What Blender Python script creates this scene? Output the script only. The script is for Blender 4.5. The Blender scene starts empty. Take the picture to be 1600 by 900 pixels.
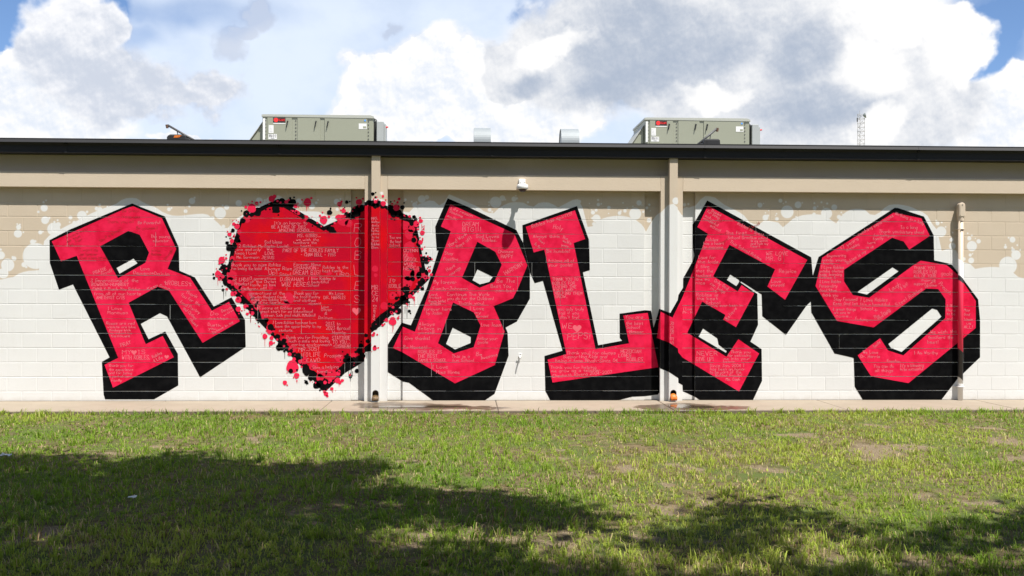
import bpy, bmesh, math, random
import numpy as np
from mathutils import Vector, Matrix
from mathutils.geometry import tessellate_polygon

random.seed(11)
rng = np.random.default_rng(7)
S = bpy.context.scene
COL = S.collection

# ------------------------------------------------------------------ camera
FPX = 1649.0                      # focal length in photo pixels (1600 wide)
CAM = Vector((0.0, -15.0, 1.598))
YAW, ROLL = math.radians(2.446), math.radians(0.176)
CROT = Matrix.Rotation(-YAW, 3, 'Z') @ Matrix.Rotation(math.radians(90), 3, 'X') @ Matrix.Rotation(ROLL, 3, 'Z')
cd = bpy.data.cameras.new('camera')
cam = bpy.data.objects.new('camera', cd)
COL.objects.link(cam)
cam.matrix_world = Matrix.Translation(CAM) @ CROT.to_4x4()
cd.sensor_width = 36.0
cd.lens = FPX / 1600 * 36
cd.clip_end = 5000
S.camera = cam

# ------------------------------------------------------------------ light
SUN = Vector((0.686, -1.0, 2.45)).normalized()     # towards the sun
sl = bpy.data.lights.new('sun', 'SUN')
sl.energy = 5.0
sl.angle = math.radians(0.53)
sl.color = (1.0, 0.955, 0.885)
so = bpy.data.objects.new('sun', sl)
COL.objects.link(so)
so.rotation_euler = SUN.to_track_quat('Z', 'Y').to_euler()
S.view_settings.view_transform = 'Standard'
S.view_settings.look = 'None'
S.view_settings.exposure = 0.66
S.view_settings.gamma = 1.0


class NT:
    """tiny helper that chains shader maths"""
    def __init__(s, tree):
        s.t = tree

    def new(s, kind, **kw):
        n = s.t.nodes.new(kind)
        for k, v in kw.items():
            setattr(n, k, v)
        return n

    def put(s, sock, v):
        if isinstance(v, bpy.types.NodeSocket):
            s.t.links.new(v, sock)
        elif v is not None:
            if hasattr(sock.default_value, '__len__') and not hasattr(v, '__len__'):
                v = (v,) * len(sock.default_value)
            elif hasattr(v, '__len__') and len(v) == 3 and len(sock.default_value) == 4:
                v = (*v, 1)
            sock.default_value = v

    def m(s, op, a, b=None, c=None, clamp=False):
        n = s.new('ShaderNodeMath', operation=op, use_clamp=clamp)
        s.put(n.inputs[0], a)
        if b is not None: s.put(n.inputs[1], b)
        if c is not None: s.put(n.inputs[2], c)
        return n.outputs[0]

    def v(s, op, a, b=None, out=0):
        n = s.new('ShaderNodeVectorMath', operation=op)
        s.put(n.inputs[0], a)
        if b is not None: s.put(n.inputs[1], b)
        return n.outputs['Value'] if out == 'v' else n.outputs[0]

    def ss(s, x, lo, hi):
        n = s.new('ShaderNodeMapRange', interpolation_type='SMOOTHSTEP')
        s.put(n.inputs[0], x); s.put(n.inputs[1], lo); s.put(n.inputs[2], hi)
        return n.outputs[0]

    def mix(s, f, a, b):
        n = s.new('ShaderNodeMix', data_type='RGBA')
        s.put(n.inputs[0], f); s.put(n.inputs[6], a); s.put(n.inputs[7], b)
        return n.outputs[2]

    def noise(s, vec, scale, detail=4, rough=.55, out=0, dist=0):
        n = s.new('ShaderNodeTexNoise')
        if vec is not None: s.put(n.inputs['Vector'], vec)
        s.put(n.inputs['Scale'], scale); s.put(n.inputs['Detail'], detail)
        s.put(n.inputs['Roughness'], rough); s.put(n.inputs['Distortion'], dist)
        return n.outputs[out]

    def xyz(s, x, y, z):
        n = s.new('ShaderNodeCombineXYZ')
        s.put(n.inputs[0], x); s.put(n.inputs[1], y); s.put(n.inputs[2], z)
        return n.outputs[0]

    def sep(s, v):
        n = s.new('ShaderNodeSeparateXYZ')
        s.put(n.inputs[0], v)
        return n.outputs


def sky_uv(px, py):
    a = math.atan((px - 800) / FPX)
    return ((a + YAW) * FPX, math.atan((450 - py) / FPX * math.cos(a)) * FPX)


def build_world():
    w = bpy.data.worlds.new('World')
    S.world = w
    w.use_nodes = True
    t = w.node_tree
    t.nodes.clear()
    N = NT(t)
    sky = N.new('ShaderNodeTexSky', sky_type='NISHITA', sun_disc=False)
    sky.sun_elevation = math.asin(SUN.z)
    sky.sun_rotation = math.atan2(SUN.x, SUN.y)
    sky.altitude = 1200; sky.air_density = 0.8; sky.dust_density = 0.05; sky.ozone_density = 5.0
    D = N.new('ShaderNodeTexCoord').outputs['Generated']
    x, y, z = N.sep(D)
    U = N.m('MULTIPLY', N.m('ARCTAN2', x, y), FPX)
    V = N.m('MULTIPLY', N.m('ARCSINE', z), FPX)
    P = N.xyz(U, V, 0)
    K = FPX                                         # direction * K = pixels of sky
    def warp(feature, amp):
        c = N.noise(D, K / feature, 3, .55, out=1)
        return N.v('MULTIPLY', N.v('SUBTRACT', c, (.5, .5, .5)), (amp, amp, 0))
    PW = N.v('ADD', P, N.v('ADD', warp(170, 130), warp(45, 46)))
    PW = N.v('ADD', PW, warp(16, 17))
    PS = N.v('ADD', P, N.v('ADD', warp(260, 120), warp(80, 40)))       # softer warp
    f1 = N.noise(D, K / 120, 7, .56)
    Dl = N.v('ADD', D, (.004, 0, .011))
    f2 = N.noise(Dl, K / 120, 7, .56)
    relief = N.m('MULTIPLY', N.m('SUBTRACT', f1, f2), 2.6)
    g1 = N.noise(D, K / 30, 5, .62)
    g2 = N.noise(N.v('ADD', D, (.0012, 0, .0030)), K / 30, 5, .62)
    relief = N.m('ADD', relief, N.m('MULTIPLY', N.m('SUBTRACT', g1, g2), 1.25))

    def blobs(lst, Pv):
        acc = None
        for px, py, rx, ry in lst:
            u, v = sky_uv(px, py)
            d = N.v('LENGTH', N.v('MULTIPLY', N.v('SUBTRACT', Pv, (u, v, 0)), (1 / rx, 1 / ry, 0)), out='v')
            acc = d if acc is None else N.m('SMOOTH_MIN', acc, d, .18)
        return N.m('SUBTRACT', 1.0, acc)
    # open blue patches
    holes = N.ss(blobs([(5, 60, 75, 120), (90, -10, 130, 55), (1565, 40, 62, 80), (860, -25, 70, 50)], PW), -.1, .6)
    streak = N.ss(blobs([(290, 12, 190, 34), (215, 45, 60, 30)], PS), -.1, .8)
    holes2 = N.ss(blobs([(5, 50, 70, 120), (1562, 35, 85, 90), (60, 0, 120, 34), (860, -15, 60, 34)], PW), -.12, .25)
    gen = N.ss(N.noise(N.v('MULTIPLY', D, (1, 1, 1.5)), 5.2, 8, .58), .33, .58)
    veil = N.m('MULTIPLY', gen, .25)
    veil = N.m('ADD', veil, .72)
    veil = N.m('SUBTRACT', veil, N.m('MULTIPLY', holes, .42))
    veil = N.m('SUBTRACT', veil, N.m('MULTIPLY', holes2, .55), clamp=True)
    veil = N.m('SUBTRACT', veil, N.m('MULTIPLY', streak, .45), clamp=True)
    brk = N.m('MULTIPLY', N.ss(N.noise(D, 3.1, 8, .6), .44, .62), .92)
    up = N.ss(V, 400, 640)
    veil = N.m('ADD', N.m('MULTIPLY', veil, N.m('SUBTRACT', 1.0, up)), N.m('MULTIPLY', brk, up))
    low = N.ss(V, 215, 60)                          # haze thickens to the horizon
    veilc = N.mix(low, (.76, .85, .99), (.73, .82, .96))
    # bright far cumulus
    mw = blobs([(585, 130, 70, 75), (680, 110, 90, 75), (735, 150, 110, 110), (600, 190, 110, 60), (70, 190, 130, 75), (30, 140, 60, 45),
                (1565, 185, 75, 75), (1600, 150, 60, 50), (850, 180, 110, 60), (1470, 60, 75, 75), (285, 218, 60, 14), (640, 215, 200, 25)], PW)
    cw = N.ss(mw, -.02, .16)
    wsh = N.m('ADD', N.m('MULTIPLY', N.ss(mw, .1, .8), -.10), N.m('MULTIPLY', relief, .42))
    wv = N.m('ADD', .93, wsh)
    wcol = N.mix(N.ss(wv, .62, 1.0), (.74, .80, .90), (1.0, .99, .98))
    # nearer grey-bottomed masses
    mg = blobs([(110, 50, 62, 52), (80, 90, 52, 45), (160, 55, 38, 45), (150, 130, 95, 62), (230, 150, 80, 38), (330, 135, 52, 28), (280, 150, 90, 26)], PW)
    cg = N.ss(mg, -.05, .34)
    hgt = N.ss(V, 300, 400)
    gv = N.m('ADD', .62, N.m('MULTIPLY', hgt, .20))
    gv = N.m('ADD', gv, N.m('MULTIPLY', relief, .36))
    gv = N.m('SUBTRACT', gv, N.m('MULTIPLY', N.ss(mg, .2, .9), .12))
    gcol = N.mix(N.ss(gv, .45, .95), (.60, .65, .75), (.97, .97, .99))
    mp = blobs([(360, 68, 30, 26), (408, 36, 34, 20), (385, 52, 26, 12), (605, 32, 22, 12)], PW)
    cp = N.m('MULTIPLY', N.ss(mp, -.05, .5), .75)
    mb = blobs([(980, 70, 200, 130), (1090, 110, 160, 110), (1200, 90, 190, 130), (1330, 100, 170, 130), (1400, 160, 150, 90), (1240, 190, 210, 70),
                (1050, 20, 230, 70), (840, 75, 75, 45), (850, 110, 90, 35), (1440, 40, 70, 70), (1290, 20, 190, 80)], PW)
    cb = N.ss(mb, -.03, .22)
    dark = N.ss(blobs([(1000, 80, 170, 105), (960, 130, 110, 55), (1090, 60, 110, 70), (1010, 30, 120, 60), (830, 110, 60, 22), (1270, 175, 150, 60), (1250, 90, 110, 70)], PS), .02, .75)
    lite = N.ss(blobs([(1465, 25, 55, 110), (1345, 105, 62, 55), (1360, 190, 40, 40), (870, 78, 55, 26), (1500, 90, 34, 50), (1390, 20, 80, 55), (1110, 140, 80, 22)], PW), .0, .65)
    bv = N.m('ADD', .69, N.m('MULTIPLY', relief, .25))
    bv = N.m('SUBTRACT', bv, N.m('MULTIPLY', dark, .26))
    bv = N.m('ADD', bv, N.m('MULTIPLY', lite, .30))
    bv = N.m('ADD', bv, N.m('MULTIPLY', N.ss(mb, .22, .0), .16))
    bcol = N.mix(N.ss(bv, .30, .98), (.42, .485, .60), (1.0, .99, .98))
    c = N.mix(cw, veilc, wcol)
    c = N.mix(cg, c, gcol)
    c = N.mix(cp, c, (.60, .65, .76))
    c = N.mix(cb, c, bcol)
    cov = N.m('MAXIMUM', N.m('MAXIMUM', N.m('MAXIMUM', veil, cp), cw), N.m('MAXIMUM', cg, cb))
    # below the horizon only ground is seen
    bs = N.new('ShaderNodeBackground'); N.put(bs.inputs[0], sky.outputs[0]); bs.inputs[1].default_value = .10
    bc = N.new('ShaderNodeBackground'); N.put(bc.inputs[0], c); bc.inputs[1].default_value = .68
    mx = N.new('ShaderNodeMixShader'); N.put(mx.inputs[0], cov)
    t.links.new(bs.outputs[0], mx.inputs[1]); t.links.new(bc.outputs[0], mx.inputs[2])
    w.cycles.sampling_method = 'MANUAL'; w.cycles.sample_map_resolution = 256
    o = N.new('ShaderNodeOutputWorld'); t.links.new(mx.outputs[0], o.inputs[0])


build_world()
S.cycles.max_bounces = 6
S.cycles.diffuse_bounces = 3
S.cycles.glossy_bounces = 2
S.cycles.transmission_bounces = 2
S.cycles.caustics_reflective = False
S.cycles.caustics_refractive = False

# ------------------------------------------------------------------ photo pixel -> point on a real plane
def ray(px, py):
    return CROT @ Vector(((px - 800) / FPX, (450 - py) / FPX, -1.0))

def onY(px, py, Y):
    d = ray(px, py)
    return CAM + d * ((Y - CAM.y) / d.y)

def onX(px, py, X):
    d = ray(px, py)
    return CAM + d * ((X - CAM.x) / d.x)

def onZ(px, py, Z):
    d = ray(px, py)
    return CAM + d * ((Z - CAM.z) / d.z)

# ------------------------------------------------------------------ materials
MATS = {}

def mat(name, color, rough=.6, metallic=0.0, vary=0.0, vscale=3.0, bump=0.0, bscale=60.0, spec=.5, color2=None, mixscale=None, coat=0):
    if name in MATS: return MATS[name]
    m = bpy.data.materials.new(name)
    m.use_nodes = True
    N = NT(m.node_tree)
    b = m.node_tree.nodes['Principled BSDF']
    pos = N.new('ShaderNodeNewGeometry').outputs['Position']
    col = (*color, 1)
    if color2 is not None:
        f = N.ss(N.noise(pos, mixscale or vscale, 5, .6), .40, .66)
        col = N.mix(f, col, (*color2, 1))
    if vary:
        n = N.noise(pos, vscale, 5, .6)
        k = N.m('ADD', 1 - vary, N.m('MULTIPLY', n, 2 * vary))
        mm = N.new('ShaderNodeMix', data_type='RGBA', blend_type='MULTIPLY')
        mm.inputs[0].default_value = 1
        N.put(mm.inputs[6], col)
        N.put(mm.inputs[7], N.xyz(k, k, k))
        col = mm.outputs[2]
    N.put(b.inputs['Base Color'], col)
    b.inputs['Roughness'].default_value = rough
    b.inputs['Metallic'].default_value = metallic
    b.inputs['Specular IOR Level'].default_value = spec
    if bump:
        bn = N.new('ShaderNodeBump')
        bn.inputs['Strength'].default_value = bump
        bn.inputs['Distance'].default_value = .01
        N.put(bn.inputs['Height'], N.noise(pos, bscale, 5, .65))
        N.t.links.new(bn.outputs[0], b.inputs['Normal'])
    MATS[name] = m
    return m

# ---- planes of the facade (y, towards the viewer is negative)
Y_MAIN, Y_STRIP, Y_BEAM, Y_COL, Y_FAS = 0.0, 0.044, -0.103, -0.186, -0.212
COURSE, Z0C = 0.2032, 0.134
Z_BEAM0 = Z0C + COURSE * 14
Z_BEAM1 = onY(800, 273.5, Y_BEAM).z
LX, RX = onY(-190, 450, 0).x, onY(1790, 450, 0).x
# pilaster edges (world x)
pil = []
for m0, j0, c0, c1, j1, m1 in ((548, 569.5, 580, 593.5, 605, 629.5), (1007, 1032, 1046, 1058.5, 1066.5, 1086)):
    pil.append(dict(m0=onY(m0, 450, Y_MAIN).x, j0=onY(j0, 450, Y_BEAM).x, c0=onY(c0, 450, Y_COL).x,
                    c1=onY(c1, 450, Y_COL).x, j1=onY(j1, 450, Y_BEAM).x, m1=onY(m1, 450, Y_MAIN).x))
PA, PB = pil

# ---- white over tan wall paint, with its sprayed scalloped upper edge
EDGE = [(-190, 446), (-60, 440), (0, 437), (12, 434), (20, 433), (28, 428), (36, 425), (46, 423), (60, 422), (67, 410), (68, 380), (72, 372), (80, 366), (100, 355),
        (120, 345), (150, 330), (180, 319), (206, 309), (225, 317), (245, 325), (258, 333), (275, 337), (300, 335), (318, 334), (332, 341), (345, 352), (352, 357), (362, 348), (375, 338),
        (390, 330), (410, 317), (431, 305), (445, 311), (460, 322), (470, 330), (480, 330), (500, 331), (515, 338), (535, 334), (548, 330), (570, 316), (580, 313), (596, 312), (606, 318), (615, 325), (630, 330),
        (637, 332), (645, 325), (652, 320), (662, 316), (672, 313), (684, 318), (690, 322), (694, 316), (697, 303), (712, 308), (745, 322), (772, 333),
        (778, 326), (788, 320), (800, 316), (815, 316), (826, 321), (832, 323), (842, 317), (854, 316), (864, 319), (871, 324), (878, 321), (890, 315), (904, 311), (908, 318), (914, 336), (921, 356),
        (928, 349), (940, 342), (955, 338), (970, 337), (985, 340), (997, 346), (1005, 353), (1013, 362), (1017, 350), (1022, 340), (1032, 332), (1040, 322), (1052, 320),
        (1062, 338), (1068, 330), (1082, 322), (1090, 320), (1097, 308), (1104, 306), (1130, 319), (1160, 334), (1186, 351), (1194, 345), (1208, 346), (1217, 348), (1224, 355), (1232, 347), (1245, 339), (1262, 335), (1280, 335), (1295, 339), (1308, 349),
        (1314, 338), (1324, 330), (1338, 326), (1352, 328), (1364, 336), (1378, 328), (1397, 319), (1415, 321), (1436, 329), (1446, 334), (1458, 352), (1466, 362), (1468, 390), (1474, 392), (1480, 389), (1490, 389), (1497, 398), (1504, 409),
        (1512, 411), (1519, 414), (1523, 420), (1535, 418), (1552, 417), (1570, 419), (1585, 427), (1596, 434), (1640, 434), (1790, 440)]
SPOTS = [(69, 325, 5.5), (70.5, 344, 6), (84, 358, 10), (91, 351, 4), (77, 341, 2), (68, 316, 1.8), (72, 313, 1.4), (60, 331, 2), (28, 365, 6.2), (29, 355, 3.8), (27, 350, 1.3), (31, 351, 1.6), (36.5, 363, 1.3),
         (63, 363, 3.3), (67, 362, 1.3), (56, 400, 20), (51, 378, 4), (55, 377, 2), (37.5, 413.5, 4), (41, 417, 2), (12, 414, 10), (22, 404, 3.6), (20, 402, 2), (1, 399, 6.5), (1, 390, 2), (5, 427, 8), (110, 340, 3), (90, 344, 1.5), (85, 347, 1.8), (109, 347, 1.2), (116, 348, 3),
         (128, 337, 7.5), (136, 331, 2), (156, 328, 4.5), (151, 326, 3), (156, 320, 2), (168, 323, 1.5), (262, 320, 1.8), (264, 327, 3), (268, 325, 1.5), (300, 314, 5), (304, 309, 1.8), (296, 322, 2), (290, 330, 3), (344, 333, 9), (354, 324, 4), (348, 321, 1.5), (373, 317.5, 5), (333, 326, 2.5), (349, 354, 3), (332, 341, 3),
         (405, 314, 5.5), (414, 313, 2), (467, 315, 5), (494, 317, 2.3), (487, 322, 5), (497, 312.5, 1.3), (526, 315, 4.5), (532, 311, 1.5), (527, 327, 2.6), (597.5, 303, 2.5), (633.5, 312, 2), (643.5, 315, 1.4), (648, 320, 4), (651, 316, 1.5), (659, 311, 6), (667, 308, 3.5), (774.5, 316, 9), (785, 309.5, 4.5), (789.5, 312, 1.6), (764, 316, 1.5), (764, 321, 1.5), (803, 311, 4), (807.5, 310, 2), (806, 306, 1.2), (825, 316, 1.8),
         (765, 328, 3), (769, 331, 1.5), (895, 317, 4), (905, 315, 3), (921, 318, 1), (934.5, 312.5, 1.8), (935, 319.5, 2.8), (939.5, 318.5, 1.3), (951.5, 324.5, 3), (973.5, 317, 1.3), (998.5, 317, 4.2), (1003, 320.5, 1), (989, 322.5, 1.1), (1011.5, 324.5, 2.5), (1015.5, 319.5, 2), (1017, 329, 1), (968, 333, 3), (970, 330, 1.5), (976.5, 329.5, 2.8), (980, 325.5, 1.3), (992.5, 334, 9.5), (1005, 331, 1.8),
         (926.5, 332, 3.3), (931.5, 328.5, 2.4), (924.5, 328, 1), (951, 333.5, 1), (932, 341.5, 6.5), (925.5, 341, 1.8), (928, 350, 3), (1015, 344, 3.8), (1052, 315.5, 5.5), (1070.5, 319.5, 2.8), (1076.5, 318.5, 1.8), (1074, 330, 7),
         (1187.5, 320.5, 4), (1193, 318, 1), (1219.5, 313.5, 3.3), (1224, 318, 1), (1228, 315.5, 1.5), (1247, 320, 5.5), (1253.5, 317, 1.3), (1230, 331, 10.2), (1196, 340, 4.8), (1200, 337, 2), (1196, 332.5, 1), (1201, 329, 1), (1272.5, 317, 1.2), (1273, 326, 3), (1272, 335, 3), (1214, 342, 3), (1213.5, 334, 1.2), (1244, 339, 1.5), (1212, 336.5, 1), (1277.5, 322.5, 1.2),
         (1273, 325, 3), (1272.5, 317.5, 1.5), (1283.5, 316, 1.8), (1277.5, 322.5, 1.3), (1287, 323.5, 1.2), (1292.5, 318, 1.8), (1303.5, 324, 4.8), (1291.5, 333.5, 9), (1311, 339, 3.5), (1314.5, 332, 1.3), (1317, 335, 1.2), (1470.5, 362, 8.5), (1465, 349, 3.3), (1463, 344.5, 1.4), (1471.5, 347.5, 1.5), (1477.5, 354.5, 1.4), (1487, 374.5, 3.5), (1488.5, 363.5, 1.2), (1488, 384.5, 5.5),
         (1502, 362, 1.6), (1500, 369.5, 1.6), (1518.5, 384.5, 8.3), (1514.5, 372.5, 3.5), (1529, 377, 3.6), (1512, 364.5, 1.4), (1518.5, 368, 1.6), (1524, 372.5, 1), (1506, 404.5, 3), (1516, 398.5, 2.6), (1517.5, 407, 4.8), (1519.5, 396.5, 1.2), (1505, 405, 3), (1582, 374.5, 4.8), (1576, 371.5, 1.4), (1571, 386, 2.6), (1571, 382.5, 1.4), (1589.5, 383, 1.5), (1583, 391, 3.2), (1581.5, 387, 1.6), (1594, 390.5, 1.5), (1587.5, 398.5, 7.8), (1575, 415, 14.5)]


def mask_group():
    g = bpy.data.node_groups.new('white_paint_area', 'ShaderNodeTree')
    g.interface.new_socket('Fac', in_out='OUTPUT', socket_type='NodeSocketFloat')
    N = NT(g)
    pos = N.new('ShaderNodeNewGeometry').outputs['Position']
    x, y, z = N.sep(pos)
    tt = N.m('DIVIDE', N.m('SUBTRACT', x, LX), RX - LX)
    fc = N.new('ShaderNodeFloatCurve')
    cv = fc.mapping.curves[0]
    pts = []
    for px, py in EDGE:
        p = onY(px, py, 0)
        pts.append(((p.x - LX) / (RX - LX), p.z / 3.2))
    pts[0] = (0.0, pts[0][1]); pts[-1] = (1.0, pts[-1][1])
    cv.points[0].location = pts[0]; cv.points[1].location = pts[-1]
    for p in pts[1:-1]:
        cv.points.new(*p)
    for p in cv.points: p.handle_type = 'AUTO'
    fc.mapping.update()
    N.put(fc.inputs['Value'], tt)
    h = N.m('MULTIPLY', fc.outputs[0], 3.2)
    acc = N.m('SUBTRACT', h, z)
    q = N.xyz(x, 0, z)
    for px, py, r in SPOTS:
        c = onY(px, py, 0)
        d = N.v('DISTANCE', q, (c.x, 0, c.z), out='v')
        acc = N.m('MAXIMUM', acc, N.m('SUBTRACT', r / 109.9, d))
    out = N.ss(acc, -.007, .009)
    o = N.new('NodeGroupOutput')
    g.links.new(out, o.inputs[0])
    return g


def wall_material(name, bump, blocky=True):
    m = bpy.data.materials.new(name)
    m.use_nodes = True
    N = NT(m.node_tree)
    b = m.node_tree.nodes['Principled BSDF']
    pos = N.new('ShaderNodeNewGeometry').outputs['Position']
    gn = N.new('ShaderNodeGroup'); gn.node_tree = MASK
    tan = N.mix(N.noise(pos, 2.2, 4, .6), (.50, .415, .315), (.58, .49, .38))
    wht = N.mix(N.noise(pos, 1.4, 5, .6), (.635, .635, .62), (.715, .715, .70))
    # thin spots where the tan ghosts through the white coat, and dirt near the walk
    gh = N.m('MULTIPLY', N.ss(N.noise(pos, 4.5, 5, .7), .56, .75), .10)
    wht = N.mix(gh, wht, (.54, .48, .40))
    c = N.mix(gn.outputs[0], tan, wht)
    z = N.sep(pos)[2]
    dirt = N.m('MULTIPLY', N.ss(N.m('ADD', z, N.m('MULTIPLY', N.noise(pos, 6, 5, .7), .14)), .15, .03), .45)
    c = N.mix(dirt, c, (.42, .36, .28))
    st = N.noise(N.v('MULTIPLY', pos, (9, 9, .7)), 1.0, 4, .6)
    c = N.mix(N.m('MULTIPLY', N.ss(st, .58, .78), .10), c, (.40, .36, .30))
    if blocky:
        r = N.new('ShaderNodeObjectInfo').outputs['Random']
        k = N.m('ADD', .935, N.m('MULTIPLY', r, .075))
        mm = N.new('ShaderNodeMix', data_type='RGBA', blend_type='MULTIPLY')
        mm.inputs[0].default_value = 1
        N.put(mm.inputs[6], c); N.put(mm.inputs[7], N.xyz(k, k, k))
        c = mm.outputs[2]
    N.put(b.inputs['Base Color'], c)
    b.inputs['Roughness'].default_value = .72
    b.inputs['Specular IOR Level'].default_value = .3
    bn = N.new('ShaderNodeBump')
    bn.inputs['Strength'].default_value = bump
    bn.inputs['Distance'].default_value = .006
    N.put(bn.inputs['Height'], N.noise(pos, 95, 5, .7))
    N.t.links.new(bn.outputs[0], b.inputs['Normal'])
    return m


MASK = mask_group()
M_BLOCK = wall_material('painted_block', .55)
M_SMOOTH = wall_material('painted_concrete', .3, False)
M_TAN = mat('tan_paint', (.57, .475, .365), .7, vary=.06, vscale=2.5, bump=.35, bscale=70, spec=.3)
M_TAN2 = mat('tan_upper_paint', (.52, .435, .335), .75, vary=.07, vscale=2.0, bump=.4, bscale=70, spec=.25)
M_BLACK = mat('black_paint', (.0045, .0045, .005), .9, vary=.2, vscale=5, bump=.2, bscale=95, spec=.0, color2=(.0075, .0075, .008), mixscale=9)
M_PINK = mat('rose_red_paint', (.74, .016, .068), .65, vary=.13, vscale=13, bump=.5, bscale=95, spec=.05, color2=(.60, .006, .038), mixscale=5)
M_RED = mat('crimson_paint', (.47, .003, .020), .65, vary=.12, vscale=6, bump=.5, bscale=95, spec=.04, color2=(.58, .004, .010), mixscale=2.6)
M_SPLAT = mat('rose_splatter_paint', (.73, .016, .066), .65, vary=.05, bump=.4, bscale=95, spec=.12)
M_PEN = mat('pale_paint_pen', (.77, .215, .26), .7, vary=.25, vscale=9, spec=.1)
M_DPEN = mat('dark_red_pen', (.42, .012, .012), .6)
M_PALE = mat('pale_rose_paint', (.72, .11, .15), .6, vary=.1, vscale=20)
M_FASCIA = mat('dark_bronze_metal', (.022, .022, .024), .62, vary=.25, vscale=1.2, spec=.22, bump=.04, bscale=8)
M_ROOF = mat('roof_membrane', (.30, .29, .27), .9, vary=.2)
M_DARK = mat('dark_cavity', (.012, .009, .007), .9)
M_UNIT = mat('grey_green_enamel', (.285, .295, .225), .45, vary=.06, vscale=1.2)
M_UNIT2 = mat('pale_grey_enamel', (.36, .38, .37), .45, vary=.05)
M_GALV = mat('galvanised_steel', (.25, .275, .285), .6, metallic=.15, vary=.1, vscale=6)
M_WHITE = mat('white_plastic', (.78, .78, .77), .4)
M_STICK = mat('white_sticker', (.72, .72, .70), .5)
M_LOGO = mat('logo_red', (.80, .03, .03), .5)
M_BLK = mat('black_plastic', (.02, .02, .021), .5)
M_GREY = mat('grey_ink', (.25, .25, .26), .6)
M_BLUE = mat('blue_ink', (.10, .32, .75), .5)
M_ORANGE = mat('orange_paint', (.75, .20, .02), .5, vary=.15, vscale=30, color2=(.45, .10, .02), mixscale=40)
M_RUST = mat('rusty_iron', (.07, .040, .016), .5, color2=(.20, .12, .04), mixscale=50, bump=.5, bscale=120)
M_STEEL = mat('weathered_steel', (.10, .10, .10), .55, metallic=.3, vary=.2)
M_MAST = mat('mast_steel', (.42, .40, .38), .6)
M_PAPER = mat('white_paper', (.75, .75, .73), .8)

# ------------------------------------------------------------------ mesh helpers
def tag(o, label=None, cat=None, group=None, kind=None):
    if label: o['label'] = label
    if cat: o['category'] = cat
    if group: o['group'] = group
    if kind: o['kind'] = kind
    return o

def link(name, me, parent=None, material=None):
    o = bpy.data.objects.new(name, me)
    COL.objects.link(o)
    if parent: o.parent = parent
    if material is not None:
        me.materials.append(material)
    return o

def empty(name, loc=(0, 0, 0)):
    o = bpy.data.objects.new(name, None)
    COL.objects.link(o)
    o.location = loc
    o.empty_display_size = .2
    return o

class MB:
    def __init__(s): s.v = []; s.f = []; s.smooth = False
    def add(s, vs, fs):
        n = len(s.v)
        s.v += [tuple(v) for v in vs]
        s.f += [tuple(i + n for i in f) for f in fs]
        return s
    def box(s, x0, x1, y0, y1, z0, z1):
        return s.add([(x0, y0, z0), (x1, y0, z0), (x1, y1, z0), (x0, y1, z0), (x0, y0, z1), (x1, y0, z1), (x1, y1, z1), (x0, y1, z1)],
                     [(0, 3, 2, 1), (4, 5, 6, 7), (0, 1, 5, 4), (1, 2, 6, 5), (2, 3, 7, 6), (3, 0, 4, 7)])
    def tube(s, pts, rad, n=10, cap=True):
        pts = [Vector(p) for p in pts]
        if not hasattr(rad, '__len__'): rad = [rad] * len(pts)
        rings = []
        up = Vector((0, 0, 1))
        for i, p in enumerate(pts):
            d = (pts[min(i + 1, len(pts) - 1)] - pts[max(i - 1, 0)]).normalized()
            a = d.cross(up)
            if a.length < 1e-3: a = d.cross(Vector((1, 0, 0)))
            a.normalize(); b = d.cross(a).normalized()
            base = len(s.v)
            for k in range(n):
                t = 2 * math.pi * k / n
                s.v.append(tuple(p + (a * math.cos(t) + b * math.sin(t)) * rad[i]))
            rings.append(base)
        for i in range(len(pts) - 1):
            for k in range(n):
                k2 = (k + 1) % n
                s.f.append((rings[i] + k, rings[i] + k2, rings[i + 1] + k2, rings[i + 1] + k))
        if cap:
            s.f.append(tuple(rings[0] + k for k in range(n))[::-1])
            s.f.append(tuple(rings[-1] + k for k in range(n)))
        return s
    def prism(s, poly, axis, a, b):
        """poly in the two other axes, extruded along axis from a to b"""
        def P(u, w, t):
            return (t, u, w) if axis == 'x' else (u, t, w) if axis == 'y' else (u, w, t)
        n = len(poly)
        vs = [P(u, w, a) for u, w in poly] + [P(u, w, b) for u, w in poly]
        return s.add(vs, [tuple(range(n)), tuple(range(2 * n - 1, n - 1, -1))] + [(i, (i + 1) % n, n + (i + 1) % n, n + i) for i in range(n)])
    def build(s, name, material, parent=None, bevel=0, smooth=False):
        me = bpy.data.meshes.new(name)
        me.from_pydata(s.v, [], s.f)
        bm = bmesh.new(); bm.from_mesh(me)
        bmesh.ops.recalc_face_normals(bm, faces=bm.faces)
        if bevel:
            bmesh.ops.bevel(bm, geom=[e for e in bm.edges if len(e.link_faces) == 2 and e.calc_face_angle(0) > .5], offset=bevel, segments=1, affect='EDGES', profile=.5)
        bm.to_mesh(me); bm.free()
        if smooth:
            for p in me.polygons: p.use_smooth = True
        return link(name, me, parent, material)

# ------------------------------------------------------------------ the ground
Z_LAWN = -0.04
SW_Y = -1.27                       # front edge of the walk

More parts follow.
